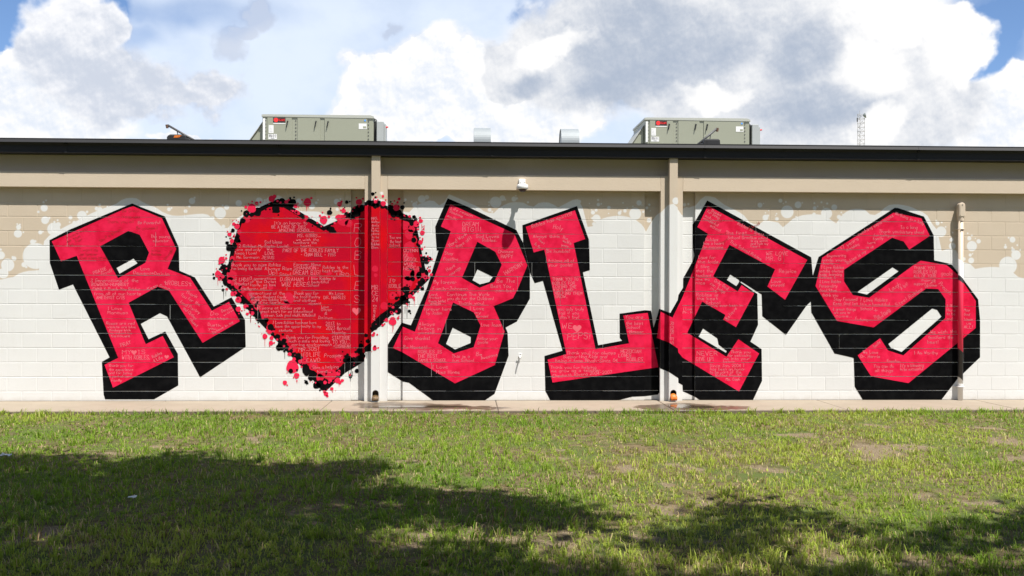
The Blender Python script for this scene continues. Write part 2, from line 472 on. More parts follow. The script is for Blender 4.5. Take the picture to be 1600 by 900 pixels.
PATCH = []                         # bare patches of the lawn: ground x, y, rx, ry
def gpatch(px, py, wpx, hpx):
    c = onZ(px, py, Z_LAWN)
    e = onZ(px + wpx, py, Z_LAWN); f = onZ(px, py + hpx, Z_LAWN); g = onZ(px, py - hpx, Z_LAWN)
    PATCH.append((c.x, c.y, abs(e.x - c.x), abs(f.y - g.y) / 2))
for a in ((1370, 707, 80, 16), (1430, 700, 40, 10), (1345, 716, 50, 8), (1590, 690, 45, 14), (1600, 722, 40, 16), (1540, 668, 50, 4), (1375, 667, 30, 3), (945, 717, 28, 6), (878, 702, 16, 5), (880, 690, 10, 4), (890, 716, 14, 6), (915, 740, 26, 9),
          (1050, 755, 24, 7), (1090, 790, 45, 12), (1030, 800, 30, 9), (960, 790, 24, 7), (1040, 838, 34, 9), (1105, 845, 36, 10), (1130, 860, 30, 8), (700, 765, 40, 6), (585, 755, 22, 5), (480, 745, 22, 6), (450, 805, 26, 6), (500, 820, 24, 5), (700, 825, 40, 10),
          (640, 845, 50, 12), (850, 850, 70, 16), (880, 830, 40, 8), (790, 840, 40, 12), (860, 885, 60, 14), (60, 835, 60, 10), (20, 845, 30, 10), (130, 860, 40, 8), (150, 815, 40, 6), (310, 860, 40, 8), (330, 880, 30, 8), (640, 720, 14, 4), (380, 700, 22, 9), (395, 685, 26, 5),
          (425, 680, 22, 4), (170, 712, 60, 4), (250, 700, 40, 5), (1495, 780, 24, 7), (1530, 785, 20, 6), (1490, 755, 14, 4), (1320, 830, 30, 6), (1290, 870, 60, 12), (1420, 880, 60, 12), (1400, 770, 60, 7), (1200, 730, 40, 6), (1240, 680, 60, 4), (1150, 710, 26, 5), (985, 730, 30, 6), (1060, 730, 24, 5), (410, 680, 14, 3), (1490, 740, 12, 3)):
    gpatch(*a)
PATCH = np.array(PATCH)


def lattice_noise(x, y, cell, seed):
    r = np.random.default_rng(seed).random((256, 256))
    u, v = x / cell, y / cell
    iu, iv = np.floor(u).astype(int), np.floor(v).astype(int)
    fu, fv = u - iu, v - iv
    fu = fu * fu * (3 - 2 * fu); fv = fv * fv * (3 - 2 * fv)
    g = lambda a, b: r[a % 256, b % 256]
    return (g(iu, iv) * (1 - fu) + g(iu + 1, iv) * fu) * (1 - fv) + (g(iu, iv + 1) * (1 - fu) + g(iu + 1, iv + 1) * fu) * fv

def bare(x, y):
    wx = x + (lattice_noise(x, y, .35, 1) - .5) * .35 + (lattice_noise(x, y, .11, 5) - .5) * .14
    wy = y + (lattice_noise(x, y, .35, 2) - .5) * .45 + (lattice_noise(x, y, .11, 6) - .5) * .16
    b = np.zeros_like(x)
    for i, (cx, cy, rx, ry) in enumerate(PATCH):
        d = np.sqrt(((wx - cx) / rx) ** 2 + ((wy - cy) / ry) ** 2)
        b = np.maximum(b, np.clip(1.15 - d, 0, 1) * (1.0 if i < 6 else .8))
    return np.clip(b, 0, 1)


def build_ground():
    m = bpy.data.materials.new('lawn_soil')
    m.use_nodes = True
    N = NT(m.node_tree)
    b = m.node_tree.nodes['Principled BSDF']
    pos = N.new('ShaderNodeNewGeometry').outputs['Position']
    n1 = N.noise(pos, 1.1, 6, .65)
    n2 = N.noise(pos, 9, 6, .7)
    n3 = N.noise(pos, 60, 5, .7)
    c = N.mix(N.ss(n2, .35, .65), (.085, .068, .032), (.20, .155, .085))
    c = N.mix(N.ss(n1, .42, .60), c, (.10, .13, .034))
    sa = N.new('ShaderNodeAttribute'); sa.attribute_name = 'sand'
    sand = N.mix(N.ss(n3, .35, .7), (.15, .115, .07), (.31, .245, .16))
    f = N.ss(N.m('ADD', sa.outputs['Fac'], N.m('MULTIPLY', N.m('SUBTRACT', n2, .5), .7)), .25, .6)
    c = N.mix(f, c, sand)
    c = N.mix(N.m('MULTIPLY', N.ss(n3, .6, .8), .5), c, (.20, .155, .09))
    N.put(b.inputs['Base Color'], c)
    b.inputs['Roughness'].default_value = .95
    b.inputs['Specular IOR Level'].default_value = .15
    bn = N.new('ShaderNodeBump'); bn.inputs['Strength'].default_value = .9; bn.inputs['Distance'].default_value = .02
    N.put(bn.inputs['Height'], N.m('ADD', n3, n2))
    N.t.links.new(bn.outputs[0], b.inputs['Normal'])
    # fine grid where the picture looks, coarse skirt to the horizon: one sheet
    xs = np.concatenate(([-900, -300, -100, -40, -20], np.arange(-11, 12.01, .07), [20, 40, 100, 300, 900]))
    ys = np.concatenate(([-900, -300, -100, -40, -22, -15], np.arange(-10.6, -1.0, .06), [0, 25, 60, 200, 900]))
    X, Y = np.meshgrid(xs, ys)
    Z = np.full_like(X, Z_LAWN)
    inn = (X > -11.5) & (X < 12.5) & (Y > -11) & (Y < -1.2)
    Z += inn * ((lattice_noise(X, Y, .6, 3) - .5) * .016 + (lattice_noise(X, Y, .2, 4) - .5) * .010)
    nb = bare(X.ravel(), Y.ravel())
    vs = np.stack([X.ravel(), Y.ravel(), Z.ravel() - .008 * nb], 1)
    nx, ny = len(xs), len(ys)
    i = np.arange((ny - 1) * (nx - 1)); r, cc = i // (nx - 1), i % (nx - 1)
    a = r * nx + cc
    F = np.stack([a, a + 1, a + nx + 1, a + nx], 1)
    me = bpy.data.meshes.new('ground')
    me.from_pydata(vs.tolist(), [], F.tolist())
    at = me.attributes.new('sand', 'FLOAT', 'POINT')
    at.data.foreach_set('value', nb.astype(np.float32))
    tag(link('ground', me, None, m), kind='structure')


def build_grass():
    m = bpy.data.materials.new('grass_blade')
    m.use_nodes = True
    N = NT(m.node_tree)
    b = m.node_tree.nodes['Principled BSDF']
    a = N.new('ShaderNodeAttribute'); a.attribute_name = 'tint'
    N.put(b.inputs['Base Color'], a.outputs['Color'])
    b.inputs['Roughness'].default_value = .55
    b.inputs['Specular IOR Level'].default_value = .15
    tr = N.new('ShaderNodeBsdfTranslucent')
    N.put(tr.inputs[0], a.outputs['Color'])
    mx = N.new('ShaderNodeMixShader'); mx.inputs[0].default_value = .42
    out = m.node_tree.nodes['Material Output']
    N.t.links.new(b.outputs[0], mx.inputs[1]); N.t.links.new(tr.outputs[0], mx.inputs[2]); N.t.links.new(mx.outputs[0], out.inputs[0])
    # blade roots
    P = []
    for (y0, y1, xa, xb, dens) in ((-10.4, -8.6, -5.6, 6.6, 3300), (-8.6, -6.5, -7.0, 8.2, 2500), (-6.5, -4, -8.4, 9.6, 1750), (-4, SW_Y + .03, -9.8, 11.4, 1500)):
        n = int((y1 - y0) * (xb - xa) * dens)
        P.append(np.stack([rng.uniform(xa, xb, n), rng.uniform(y0, y1, n)], 1))
    P = np.concatenate(P)
    x, y = P[:, 0], P[:, 1]
    # gather into tufts
    k = rng.random(len(x)) < .45
    tu = 0.16
    cx = (np.floor(x / tu) + .5 + (lattice_noise(np.floor(x / tu) * 7.3, np.floor(y / tu) * 3.1, 1., 8) - .5)) * tu
    cy = (np.floor(y / tu) + .5 + (lattice_noise(np.floor(x / tu) * 5.1, np.floor(y / tu) * 9.7, 1., 9) - .5)) * tu
    x = np.where(k, x * .35 + cx * .65, x); y = np.where(k, y * .35 + cy * .65, y)
    big = lattice_noise(x, y, 1.4, 21) * .55 + lattice_noise(x, y, .45, 22) * .45
    worn = lattice_noise(x, y, 1.9, 41) * .5 + lattice_noise(x, y, .6, 42) * .3 + lattice_noise(x, y, .17, 43) * .2
    thin = np.clip(1.3 - bare(x, y) * 1.4 - np.clip(.47 - big, 0, 1) * 1.6 - np.clip(worn - .50, 0, 1) * 2.8, .08, 1)
    keep = (rng.random(len(x)) < thin) & (y < SW_Y - .005 + .03 * (rng.random(len(x)) < .15))
    x, y, big, k, worn = x[keep], y[keep], big[keep], k[keep], worn[keep]
    # taller clumps standing out of the mown grass, and blades leaning over the walk's edge
    tx, ty = [], []
    for _ in range(520):
        a = np.array([rng.uniform(-8, 10), rng.uniform(-10.2, SW_Y - .1)])
        q = rng.integers(14, 34)
        tx.append(rng.normal(a[0], .035, q)); ty.append(rng.normal(a[1], .03, q))
    for _ in range(260):
        q = rng.integers(4, 16)
        tx.append(rng.normal(rng.uniform(-9, 11), .03, q)); ty.append(SW_Y - .015 - rng.random(q) * .05)
    tx, ty = np.concatenate(tx), np.concatenate(ty)
    n0 = len(x)
    x, y = np.concatenate([x, tx]), np.concatenate([y, ty])
    big = np.concatenate([big, np.full(len(tx), .7)]); k = np.concatenate([k, np.ones(len(tx), bool)]); worn = np.concatenate([worn, np.full(len(tx), .3)])
    tall = np.arange(len(x)) >= n0
    n = len(x)
    L = rng.uniform(.020, .060, n) * (.75 + .7 * lattice_noise(x, y, .8, 23)) * (1 + .55 * k * (rng.random(n) < .35))
    L *= np.where(y > -5, .86, 1.0)
    L = np.where(tall, rng.uniform(.06, .125, n), L)
    W = rng.uniform(.0018, .0038, n) * (1 + .15 * (y + 10) / 5)
    broad = ~tall & (rng.random(n) < .10 + .25 * (lattice_noise(x, y, 1.1, 24) > .62))
    W = np.where(broad, W * 2.0, W); L = np.where(broad, L * .62, L)
    th = rng.uniform(0, 2 * np.pi, n)
    lean = rng.uniform(.35, 1.0, n) * L
    lean = np.where(broad, lean * 1.1, lean)
    dx, dy = np.cos(th), np.sin(th)
    ph = th + np.pi / 2 + rng.uniform(-.7, .7, n)
    wx, wy = np.cos(ph) * W, np.sin(ph) * W
    h1 = L * .62; h2 = np.sqrt(np.maximum(L ** 2 - lean ** 2, (.35 * L) ** 2))
    V = np.zeros((n, 5, 3), np.float32)
    zb = Z_LAWN - .006
    V[:, 0] = np.stack([x - wx, y - wy, np.full(n, zb)], 1)
    V[:, 1] = np.stack([x + wx, y + wy, np.full(n, zb)], 1)
    V[:, 2] = np.stack([x + dx * lean * .35 + wx * .8, y + dy * lean * .35 + wy * .8, zb + h1], 1)
    V[:, 3] = np.stack([x + dx * lean * .35 - wx * .8, y + dy * lean * .35 - wy * .8, zb + h1], 1)
    V[:, 4] = np.stack([x + dx * lean, y + dy * lean, zb + np.maximum(h2, h1 * .9)], 1)
    # pigment of every blade
    g = lattice_noise(x, y, 2.2, 31) * .6 + lattice_noise(x, y, .5, 32) * .4
    green = np.array([.225, .345, .030]); yel = np.array([.410, .455, .075]); deep = np.array([.150, .265, .022]); straw = np.array([.52, .430, .220]); brn = np.array([.30, .205, .100])
    u = rng.random((n, 1))
    t = np.clip(g[:, None] * 1.5 - .35 + (u - .5) * .7, 0, 1)
    Cc = deep * (1 - t) + green * t
    t2 = np.clip((lattice_noise(x, y, 1.7, 33)[:, None] - .42) * 2.0 + (rng.random((n, 1)) - .5) * .7, 0, 1)
    Cc = Cc * (1 - t2 * .8) + yel * t2 * .8
    dead = rng.random(n) < (.12 + .35 * np.clip(.5 - big, 0, 1) + .45 * np.clip(bare(x, y), 0, 1) + 1.1 * np.clip(worn - .48, 0, 1))
    Cc[dead] = np.where(rng.random((dead.sum(), 1)) < .62, straw, brn) * rng.uniform(.7, 1.15, (dead.sum(), 1))
    Cc *= rng.uniform(.86, 1.32, (n, 1))
    me = bpy.data.meshes.new('grass')
    me.vertices.add(n * 5)
    me.vertices.foreach_set('co', V.ravel())
    base = np.arange(n)[:, None] * 5
    loops = np.concatenate([base + np.array([[0, 1, 2, 3]]), base + np.array([[3, 2, 4]])], 1).ravel()
    me.loops.add(len(loops)); me.loops.foreach_set('vertex_index', loops.astype(np.int32))
    st = (np.arange(n)[:, None] * 7 + np.array([[0, 4]])).ravel()
    me.polygons.add(2 * n)
    me.polygons.foreach_set('loop_start', st.astype(np.int32))
    me.update(calc_edges=True)
    ca = me.attributes.new('tint', 'FLOAT_COLOR', 'POINT')
    cols = np.ones((n, 5, 4), np.float32); cols[:, :, :3] = Cc[:, None, :]
    ca.data.foreach_set('color', cols.ravel())
    o = link('grass', me, None, m)
    tag(o, 'short patchy green lawn grass in front of the mural wall', 'grass', kind='stuff')
    print('blades', n)


build_ground()
build_grass()

# ------------------------------------------------------------------ the walk along the wall
def walk_material():
    m = bpy.data.materials.new('concrete_walk')
    m.use_nodes = True
    N = NT(m.node_tree)
    b = m.node_tree.nodes['Principled BSDF']
    pos = N.new('ShaderNodeNewGeometry').outputs['Position']
    x, y, z = N.sep(pos)
    n1 = N.noise(pos, 3, 6, .65); n2 = N.noise(pos, 40, 5, .7)
    c = N.mix(n1, (.245, .202, .150), (.350, .295, .225))
    c = N.mix(N.m('MULTIPLY', N.ss(n2, .5, .8), .4), c, (.18, .14, .10))
    # soil creeping over the front edge
    edge = N.ss(N.m('ADD', y, N.m('MULTIPLY', N.noise(pos, 7, 4, .6), .16)), SW_Y + .16, SW_Y + .06)
    c = N.mix(N.m('MULTIPLY', edge, .7), c, (.09, .065, .04))
    # damp, tannin-stained run-off under the two outlets
    w = N.v('MULTIPLY', N.v('SUBTRACT', N.noise(pos, 3.2, 5, .6, out=1), (.5, .5, .5)), (1.1, .8, 0))
    q = N.v('ADD', N.xyz(x, y, 0), w)
    wet = None
    for px, py, rx, ry in ((660, 635.5, .75, .42), (735, 637, .62, .22), (600, 634, .45, .50), (1070, 637, .62, .55), (1120, 637, .50, .30), (1035, 637, .35, .35)):
        g = onZ(px, py, 0)
        d = N.v('LENGTH', N.v('MULTIPLY', N.v('SUBTRACT', q, (g.x, g.y, 0)), (1 / rx, 1 / ry, 0)), out='v')
        wet = d if wet is None else N.m('MINIMUM', wet, d)
    f = N.ss(wet, 1.12, .72)
    stain = N.mix(N.ss(N.noise(pos, 5, 5, .6), .35, .65), (.060, .040, .024), (.13, .095, .062))
    c = N.mix(N.m('MULTIPLY', f, .86), c, stain)
    N.put(b.inputs['Base Color'], c)
    N.put(b.inputs['Roughness'], N.m('SUBTRACT', .85, N.m('MULTIPLY', f, .5)))
    bn = N.new('ShaderNodeBump'); bn.inputs['Strength'].default_value = .3; bn.inputs['Distance'].default_value = .004
    N.put(bn.inputs['Height'], n2)
    N.t.links.new(bn.outputs[0], b.inputs['Normal'])
    return m

M_WALK = walk_material()
base = MB().box(LX - 1, RX + 1, SW_Y + .02, .3, -.18, -.010).build('pavement', mat('walk_joint', (.10, .08, .06), .9))
tag(base, kind='structure')
j0 = onZ(505, 637, 0).x; step = (onZ(1047, 637, 0).x - j0) / 2
k = -4
edges = [j0 + step * i for i in range(-4, 7)]
for a, b_ in zip(edges[:-1], edges[1:]):
    MB().box(a + .005, b_ - .005, SW_Y + random.uniform(-.012, .012), -.002, -.17, random.uniform(-.0015, 0)).build('slab', M_WALK, base, bevel=.006)

# shallow puddles
def puddle(px, py, rx, ry, seed, name, label):
    c = onZ(px, py, 0)
    r = random.Random(seed)
    n = 40
    ph = [r.uniform(0, 6.28) for _ in range(5)]
    pts = []
    for i in range(n):
        t = 2 * math.pi * i / n
        k = 1 + .22 * math.sin(2 * t + ph[0]) + .16 * math.sin(3 * t + ph[1]) + .10 * math.sin(5 * t + ph[2]) + .07 * math.sin(9 * t + ph[3])
        pts.append((c.x + rx * k * math.cos(t), max(SW_Y + .03, min(-.01, c.y + ry * k * math.sin(t))), .004))
    me = bpy.data.meshes.new(name)
    me.from_pydata(pts, [], [tuple(range(n))])
    tag(link(name, me, None, M_WATER), label, 'puddle', 'puddles under the drain outlets')

def water_mat():
    m = bpy.data.materials.new('puddle_water'); m.use_nodes = True
    N = NT(m.node_tree); b = m.node_tree.nodes['Principled BSDF']
    pos = N.new('ShaderNodeNewGeometry').outputs['Position']
    N.put(b.inputs['Base Color'], N.mix(N.noise(pos, 9, 4), (.045, .03, .018), (.11, .08, .05)))
    b.inputs['Roughness'].default_value = .06
    b.inputs['IOR'].default_value = 1.33
    b.inputs['Specular IOR Level'].default_value = .5
    bn = N.new('ShaderNodeBump'); bn.inputs['Strength'].default_value = .25; bn.inputs['Distance'].default_value = .01
    N.put(bn.inputs['Height'], N.noise(pos, 14, 3, .5)); N.t.links.new(bn.outputs[0], b.inputs['Normal'])
    return m
M_WATER = water_mat()
puddle(655, 635.5, .52, .13, 3, 'puddle', 'long shallow puddle on the walk below the heart')
puddle(1077, 635.5, .26, .22, 9, 'puddle', 'small wet puddle on the walk below the orange outlet')

# ------------------------------------------------------------------ the building
bld = empty('school_building', (0, 0, 0))
tag(bld, 'long tan and white painted block building with black roof edge', 'building')
JG = .0088                                             # mortar joint
blocks_all = []                                       # (panel, x0, x1, z0, z1, y)
REGIONS = []                                          # where paint lies: y, xlo, xhi, cells


def block_mesh(w, h):
    key = (round(w, 3), round(h, 3))
    if key in BM_CACHE: return BM_CACHE[key]
    b = .0035
    mb = MB()
    x, z = w / 2, h / 2
    mb.add([(-x, .03, -z), (x, .03, -z), (x, .03, z), (-x, .03, z), (-x, b, -z), (x, b, -z), (x, b, z), (-x, b, z),
            (-x + b, 0, -z + b), (x - b, 0, -z + b), (x - b, 0, z - b), (-x + b, 0, z - b)],
           [(0, 1, 5, 4), (1, 2, 6, 5), (2, 3, 7, 6), (3, 0, 4, 7), (4, 5, 9, 8), (5, 6, 10, 9), (6, 7, 11, 10), (7, 4, 8, 11), (8, 9, 10, 11)])
    me = bpy.data.meshes.new('block')
    me.from_pydata(mb.v, [], mb.f)
    me.materials.append(M_BLOCK)
    BM_CACHE[key] = me
    return me
BM_CACHE = {}


def rows():
    yield -1, 0.0, Z0C
    for j in range(14):
        yield j, Z0C + COURSE * j, Z0C + COURSE * (j + 1)


def panel(xa, xb, Y, phase_x, phase_row, label, full=True):
    """blockwork field; phase_x = a head joint's x in row phase_row"""
    back = MB().add([(xa, Y + .0022, 0), (xb, Y + .0022, 0), (xb, Y + .0022, Z_BEAM0), (xa, Y + .0022, Z_BEAM0),
                     (xa, Y + .2, 0), (xb, Y + .2, 0), (xb, Y + .2, Z_BEAM0), (xa, Y + .2, Z_BEAM0)],
                    [(0, 1, 2, 3), (0, 3, 7, 4), (1, 5, 6, 2)]).build('wall_panel', M_SMOOTH, bld)
    back['label'] = label
    cells = []
    r = random.Random(int(abs(xa) * 100))
    for j, z0, z1 in rows():
        if full:
            off = phase_x + (0 if (j - phase_row) % 2 == 0 else .2032)
            i0 = math.floor((xa - off) / .4064)
            js = [off + .4064 * i for i in range(i0, i0 + 80)]
            js = [xa] + [v for v in js if xa + .04 < v < xb - .04] + [xb]
        else:
            js = [xa, xb]
        for a, b in zip(js[:-1], js[1:]):
            x0 = a + (JG / 2 if a > xa else .001); x1 = b - (JG / 2 if b < xb else .001)
            zz0 = z0 + (JG / 2 if j >= 0 else 0); zz1 = z1 - JG / 2
            blocks_all.append((back, x0, x1, zz0, zz1, Y))
            e0, e1 = a, b
            t0 = z0 if r.random() < .12 else zz0 - r.uniform(0, .002)
            t1 = z1 if r.random() < .12 else zz1 + r.uniform(0, .002)
            if r.random() < .12: e0 = x0
            cells.append((e0, e1, t0, t1))
    REGIONS.append(dict(axis='y', c=Y, lo=xa, hi=xb, cells=cells))
    return back


jl = onY(12.4, 333, 0).x; jm = onY(674.7, 354, 0).x; jr = onY(1549, 342, 0).x
panel(LX, PA['m0'], Y_MAIN, jl, 12, 'left blockwork bay behind the letter R and heart')
panel(PA['m1'], PB['m0'], Y_MAIN, jm, 11, 'middle blockwork bay behind the letters B and L')
panel(PB['m1'], RX, Y_MAIN, jr, 12, 'right blockwork bay behind the letters E and S')
for p in pil:
    panel(p['m0'], p['j0'] + .01, Y_STRIP, 0, 0, 'narrow recessed blockwork strip left of the pilaster', False)
    panel(p['j1'] - .01, p['m1'], Y_STRIP, 0, 0, 'narrow recessed blockwork strip right of the pilaster', False)

# the 300 blocks that show largest get objects of their own, the rest is one mass
cx_pic = onY(800, 450, 0).x
def vis_rank(b):
    _, x0, x1, z0, z1, Y = b
    xi0, xi1 = onY(0, 450, 0).x, onY(1600, 450, 0).x
    w = max(0, min(x1, xi1) - max(x0, xi0))
    return -(w * (z1 - z0)) + .0004 * abs((x0 + x1) / 2 - cx_pic)
order = sorted(blocks_all, key=vis_rank)
rest = MB()
for i, (par, x0, x1, z0, z1, Y) in enumerate(order):
    if i < 300:
        o = bpy.data.objects.new('block', block_mesh(x1 - x0, z1 - z0))
        COL.objects.link(o)
        o.parent = par
        o.location = ((x0 + x1) / 2, Y + random.uniform(-.0005, .0005), (z0 + z1) / 2)
    else:
        me = block_mesh(x1 - x0, z1 - z0)
        c = ((x0 + x1) / 2, Y + random.uniform(-.0005, .0005), (z0 + z1) / 2)
        rest.add([(v.co.x + c[0], v.co.y + c[1], v.co.z + c[2]) for v in me.vertices], [tuple(f.vertices) for f in me.polygons])
tag(rest.build('block_mass', M_BLOCK, bld), kind='stuff')

# concrete frame: jambs, beam, columns with drain outlets, upper wall
XW0, XW1 = LX - .5, RX + .5
for p, lab in zip(pil, ('pilaster left of the letter B with a rusty drain outlet', 'pilaster left of the letter E with an orange drain outlet')):
    pl = MB().box(p['j0'], p['j1'], Y_BEAM, Y_STRIP + .3, 0, Z_BEAM1).build('pilaster', M_SMOOTH, bld, bevel=.0012)
    pl['label'] = lab
    REGIONS.append(dict(axis='y', c=Y_BEAM, lo=p['j0'], hi=p['c0'], cells=[(p['j0'], p['c0'], 0, Z_BEAM1)]))
    REGIONS.append(dict(axis='y', c=Y_BEAM, lo=p['c1'], hi=p['j1'], cells=[(p['c1'], p['j1'], 0, Z_BEAM1)]))
    REGIONS.append(dict(axis='y', c=Y_COL, lo=p['c0'], hi=p['c1'], cells=[(p['c0'], p['c1'], 0.01, Z_BEAM1)]))
    sd = 1 if p is PA else -1            # the side faces that look towards the lens
    if sd > 0:
        REGIONS.append(dict(axis='x', c=p['j1'], lo=Y_BEAM, hi=Y_STRIP, cells=[(Y_BEAM, Y_STRIP, 0, Z_BEAM0)]))
        REGIONS.append(dict(axis='x', c=p['c1'], lo=Y_COL, hi=Y_BEAM, cells=[(Y_COL, Y_BEAM, 0, Z_BEAM1)]))
    else:
        REGIONS.append(dict(axis='x', c=p['j0'], lo=Y_BEAM, hi=Y_STRIP, cells=[(Y_BEAM, Y_STRIP, 0, Z_BEAM0)]))
        REGIONS.append(dict(axis='x', c=p['c0'], lo=Y_COL, hi=Y_BEAM, cells=[(Y_COL, Y_BEAM, 0, Z_BEAM1)]))
    ms = p['m0'] if sd > 0 else p['m1']
    REGIONS.append(dict(axis='x', c=ms, lo=Y_MAIN, hi=Y_STRIP, cells=[(Y_MAIN, Y_STRIP, 0, Z_BEAM0)]))
    # column front with an arched mouth
    c0, c1 = p['c0'], p['c1']
    ztop = onY(587, 236, Y_COL).z
    mw, mz0, mz1 = .044, .015, .165
    xm = (c0 + c1) / 2 + .004
    arch = [(xm - mw, mz0), (xm + mw, mz0), (xm + mw, mz1 - mw)] + [(xm + mw * math.cos(t), mz1 - mw + mw * math.sin(t)) for t in [math.pi * i / 10 for i in range(1, 10)]] + [(xm - mw, mz1 - mw)]
    outer = [(c0, 0), (c1, 0), (c1, ztop), (c0, ztop)]
    allp = outer + arch
    tris = tessellate_polygon([[Vector((x, z, 0)) for x, z in outer], [Vector((x, z, 0)) for x, z in arch]])
    mb = MB()
    mb.add([(x, Y_COL, z) for x, z in allp], [tuple(t) for t in tris])
    mb.add([(c0, Y_COL, 0), (c0, Y_BEAM + .02, 0), (c0, Y_BEAM + .02, ztop), (c0, Y_COL, ztop)], [(0, 1, 2, 3)])
    mb.add([(c1, Y_COL, 0), (c1, Y_BEAM + .02, 0), (c1, Y_BEAM + .02, ztop), (c1, Y_COL, ztop)], [(0, 1, 2, 3)])
    mb.build('downpipe_casing', M_SMOOTH, pl)
    n = len(arch)
    mb = MB()
    mb.add([(x, Y_COL, z) for x, z in arch] + [(x, Y_BEAM - .004, z) for x, z in arch], [(i, (i + 1) % n, n + (i + 1) % n, n + i) for i in range(n)] + [tuple(range(n, 2 * n))])
    mb.build('outlet_mouth', M_DARK if p is PB else M_RUST, pl)
    # spout lip: a half-round scoop
    mb = MB()
    secs = []
    for k_, (yy, rr, zz) in enumerate(((Y_BEAM - .01, .040, .085), (Y_COL - .01, .046, .075), (Y_COL - .045, .050, .055), (Y_COL - .060, .040, .035))):
        ring = []
        for i in range(13):
            t = math.pi * i / 12
            ring.append((xm + rr * math.cos(t), yy, zz + (rr * .75 if p is PB else rr * .35) * math.sin(t)))
        for i in range(13):
            t = math.pi - math.pi * i / 12
            ring.append((xm + rr * .94 * math.cos(t), yy, zz - .02 + (rr * .2) * math.sin(t)))
        secs.append(ring)
    vs = [v for r_ in secs for v in r_]; m_ = len(secs[0])
    fs = [(a * m_ + i, a * m_ + (i + 1) % m_, (a + 1) * m_ + (i + 1) % m_, (a + 1) * m_ + i) for a in range(3) for i in range(m_)] + [tuple(range(3 * m_, 4 * m_))]
    mb.add(vs, fs)
    sp = mb.build('spout', M_ORANGE if p is PB else M_RUST, pl, smooth=True)

# beam in three lengths between the columns
for a, b, lab in ((XW0, PA['j0'], None), (PA['j1'], PB['j0'], None), (PB['j1'], XW1, None)):
    MB().box(a, b, Y_BEAM, .25, Z_BEAM0, Z_BEAM1).build('beam', M_TAN, bld, bevel=.005)
Z_F0 = onY(800, 244.5, Y_FAS).z          # bottom of the roof edge
MB().box(XW0, XW1, .012, .28, Z_BEAM1 - .02, Z_F0 + .12).build('upper_wall', M_TAN2, bld)
# roof edge: a folded dark metal gutter in lengths
zt = onY(800, 222.2, -.25).z; zl = onY(800, 224.2, -.25).z; zb_ = onY(800, 228.6, -.265).z; zg = onY(800, 233.5, Y_FAS).z
prof = [(.30, Z_F0 - .004), (Y_FAS + .012, Z_F0 - .004), (Y_FAS - .006, Z_F0), (Y_FAS - .006, Z_F0 + .012), (Y_FAS, Z_F0 + .018), (Y_FAS, zg), (-.235, zb_ + .004), (-.272, zb_), (-.245, zl), (-.245, zt), (.30, zt - .01)]
xj = [onY(103 + 333 * i, 232, Y_FAS).x for i in range(-2, 7)]
roof_edge = empty('roof_edge'); roof_edge.parent = bld
for i, (a, b) in enumerate(zip(xj[:-1], xj[1:])):
    d = random.uniform(-.003, .003)
    MB().prism([(y + d * (y < 0), z + d * .5) for y, z in prof], 'x', a + .001, b - .001).build('gutter_length', M_FASCIA, roof_edge)
for v in xj[1:-1]:
    MB().prism([(y - .002 * (y < 0), z) for y, z in prof[1:9]] + [(y + .004, z) for y, z in prof[8:0:-1]], 'x', v - .016, v + .016).build('seam_strip', M_FASCIA, roof_edge)
MB().box(XW0, XW1, .31, 26, zt - .35, zt - .02).build('roof', M_ROOF, bld)
MB().box(XW0 + .05, XW1 - .05, .30, 25.8, 0, zt - .36).build('building_body', M_TAN2, bld)

# ------------------------------------------------------------------ painting helpers
def clip_rect(poly, x0, x1, z0, z1):
    for ax, lim, sgn in ((0, x0, 1), (0, x1, -1), (1, z0, 1), (1, z1, -1)):
        out = []
        n = len(poly)
        for i in range(n):
            p, q = poly[i], poly[(i + 1) % n]
            dp, dq = (p[ax] - lim) * sgn, (q[ax] - lim) * sgn
            if dp >= 0: out.append(p)
            if (dp >= 0) != (dq >= 0):
                t = dp / (dp - dq)
                out.append((p[0] + (q[0] - p[0]) * t, p[1] + (q[1] - p[1]) * t))
        poly = out
        if len(poly) < 3: return None
    return poly


